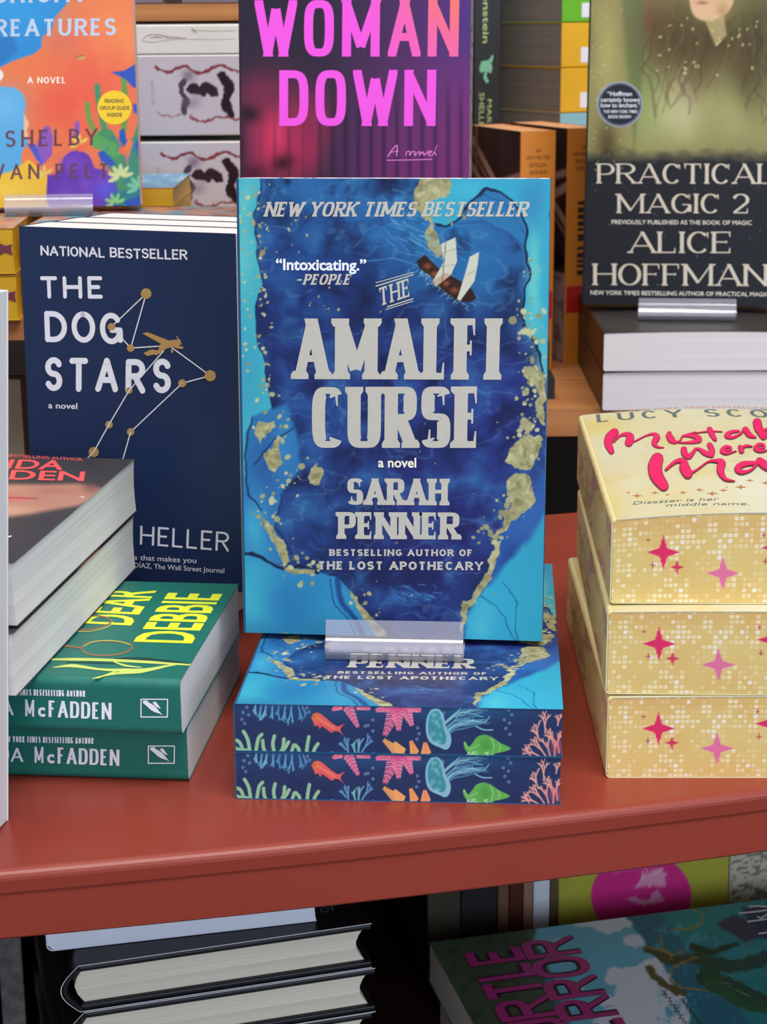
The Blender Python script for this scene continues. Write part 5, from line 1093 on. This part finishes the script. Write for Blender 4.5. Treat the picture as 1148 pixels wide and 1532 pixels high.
TX = dict(font='s', e=2.7, gap=.03)
for nm, m_, tv, th, lf in (('title_outline', OUTL, .185, .235, .0001), ('title', MAG, .125, .165, .0004)):
    text(F, nm, 'TURTLE', k8(1055, 1430), k8(595, 680), k8(650, 1490), m_, fo, lift=lf, tv=tv, th=th, **TX); text(F, nm, 'TERROR', k8(1430, 1405), k8(955, 618), k8(1030, 1462), m_, fo, lift=lf, tv=tv, th=th, **TX)
for (x0, y0), (x1, y1) in (((505, 915), (690, 1190)), ((620, 965), (760, 1150))):
    P = [(x0 + (x1 - x0) * i / 26 + (9 if i % 2 else -9) * (1 + .5 * math.sin(i * 1.7)), y0 + (y1 - y0) * i / 26 + (-6 if i % 2 else 6)) for i in range(27)]
    strokes(F, 'small_script', [([k9(*p) for p in P], .9)], OUTL, fo)
strokes(F, 'brush_letters', [([k9(*p) for p in q], 2.4) for q in ([(980, 440), (1080, 430), (1148, 420)], [(1040, 400), (1090, 396), (1148, 400)], [(1030, 492), (1148, 476)], [(1100, 566), (1148, 560)], [(1090, 460), (1110, 470), (1148, 448)])], WSM, fo, smooth=True)
dup(tb_, Matrix.Translation((pa[0] + .006, pa[1] - .002, tz)) @ Matrix.Rotation(R_(104.5), 4, 'Z') @ Matrix.Translation((-TW, -TH, 0)), 'teal picture book on the lower shelf of the table, lower of two', 'picture books under the table', skip=('front_cover',))
# books standing along the back of the lower shelf
sx, sy, sa = .0785, .300, 13.0
def along(px):      # distance along the row where it is seen at that picture column
    c, s = math.cos(R_(sa)), math.sin(R_(sa)); r = ray(px, 1370); n = np.array([-s, c, 0]); k = n @ (np.array([sx, sy, 0]) - cC) / (n @ r); p = cC + r * k
    return (p[0] - sx) * c + (p[1] - sy) * s
def shelfbook(d, T, H, col, lb, W=.13, nm=None):
    c, s = math.cos(R_(sa)), math.sin(R_(sa)); p = (sx + d * c, sy + d * s, -.2517)
    return paperback(lb, Matrix.Translation(p) @ Matrix.Rotation(R_(sa), 4, 'Z') @ Matrix(((0, 0, -1, T), (1, 0, 0, 0), (0, 1, 0, 0), (0, 0, 0, 1))), .09, H, T, col, PAGEG, r=.0008)
for x0, x1, H, col, lb in ((640, 690, .17, '#3a3428', 'dim olive spine at the left end of the shelved row under the table'), (690, 745, .19, '#1c1c1c', 'black spine second in the shelved row under the table'), (745, 762, .2, '#6b4a34', 'thin brown spine left of the maroon one under the table'), (762, 783, .2, '#4a1c14', 'dark maroon spine in the shelved row under the table'),
    (783, 798, .19, '#8a6a55', 'thin tan spine beside the pale one under the table'), (798, 823, .2, '#cdd0d6', 'pale grey spine in the shelved row under the table'), (823, 835, .2, '#5a4634', 'thin brown spine next to the yellow-green picture cover')):
    d0, d1 = along(x0), along(x1); shelfbook(d0, d1 - d0 - .0003, H, mat('shelved_card', col, .5), lb)
c, s = math.cos(R_(sa)), math.sin(R_(sa))
d0 = along(836); d1 = along(1089)
M = place((sx + d0 * c, sy + d0 * s, -.2509), sa, -2, True, .012)
pb = paperback('yellow-green picture cover with a pink disc at the back under the table', M, d1 - d0, .2, .012, mat('olive_yellow_card', '#a8a43e', .45), PAGEG, front=False)
C = Canvas(pb.front, 140, 150, '#aaa63c', a0=pb.r); C.mix((C.noise(30, 20, 3) - .5) * 1.2, '#97983a')
C.disc(*k9(370, 330), 75, '#d02c80', 64); C.glow(*k9(300, 130), 30, 8, '#d880b0', .6)
C.warp(5, 6, 9)
for q in ([(330, 280), (360, 210), (440, 190), (500, 160), (530, 230), (520, 270), (420, 275)], [(280, 350), (330, 335), (380, 360), (430, 350), (460, 290), (490, 340), (530, 350), (500, 370), (440, 380), (380, 390), (310, 370)]): C.poly([k9(*p) for p in q], '#dba6b8', 4, .8)
for i in range(10): C.line([k9(350 + 16 * i, 240 - 6 * i), k9(390 + 14 * i, 170 - i)], 1.4, '#e6c0cc', .6)
C.poly([k9(*p) for p in [(200, 190), (260, 140), (330, 120), (360, 130), (280, 160)]], '#dc9ab8', 3, .7)
pb.front_o = C.panel('front_cover', ART, pb.root, CT)
d1 += .0006; M = place((sx + d1 * c, sy + d1 * s, -.2509), sa, -2, True, .012)
p2 = paperback('cream cover with grey wavy pattern at the back right under the table', M, .12, .2, .012, mat('cream_pattern_card', '#b8b29c', .5), PAGEG, front=False)
C = Canvas(p2.front, 90, 120, '#c2bca4', a0=p2.r); C.mix(np.clip((C.noise(9, 3, 3, 3) - .5) * 8, 0, 1), '#6c6a62'); C.panel('front_cover', ART, p2.root, CT)
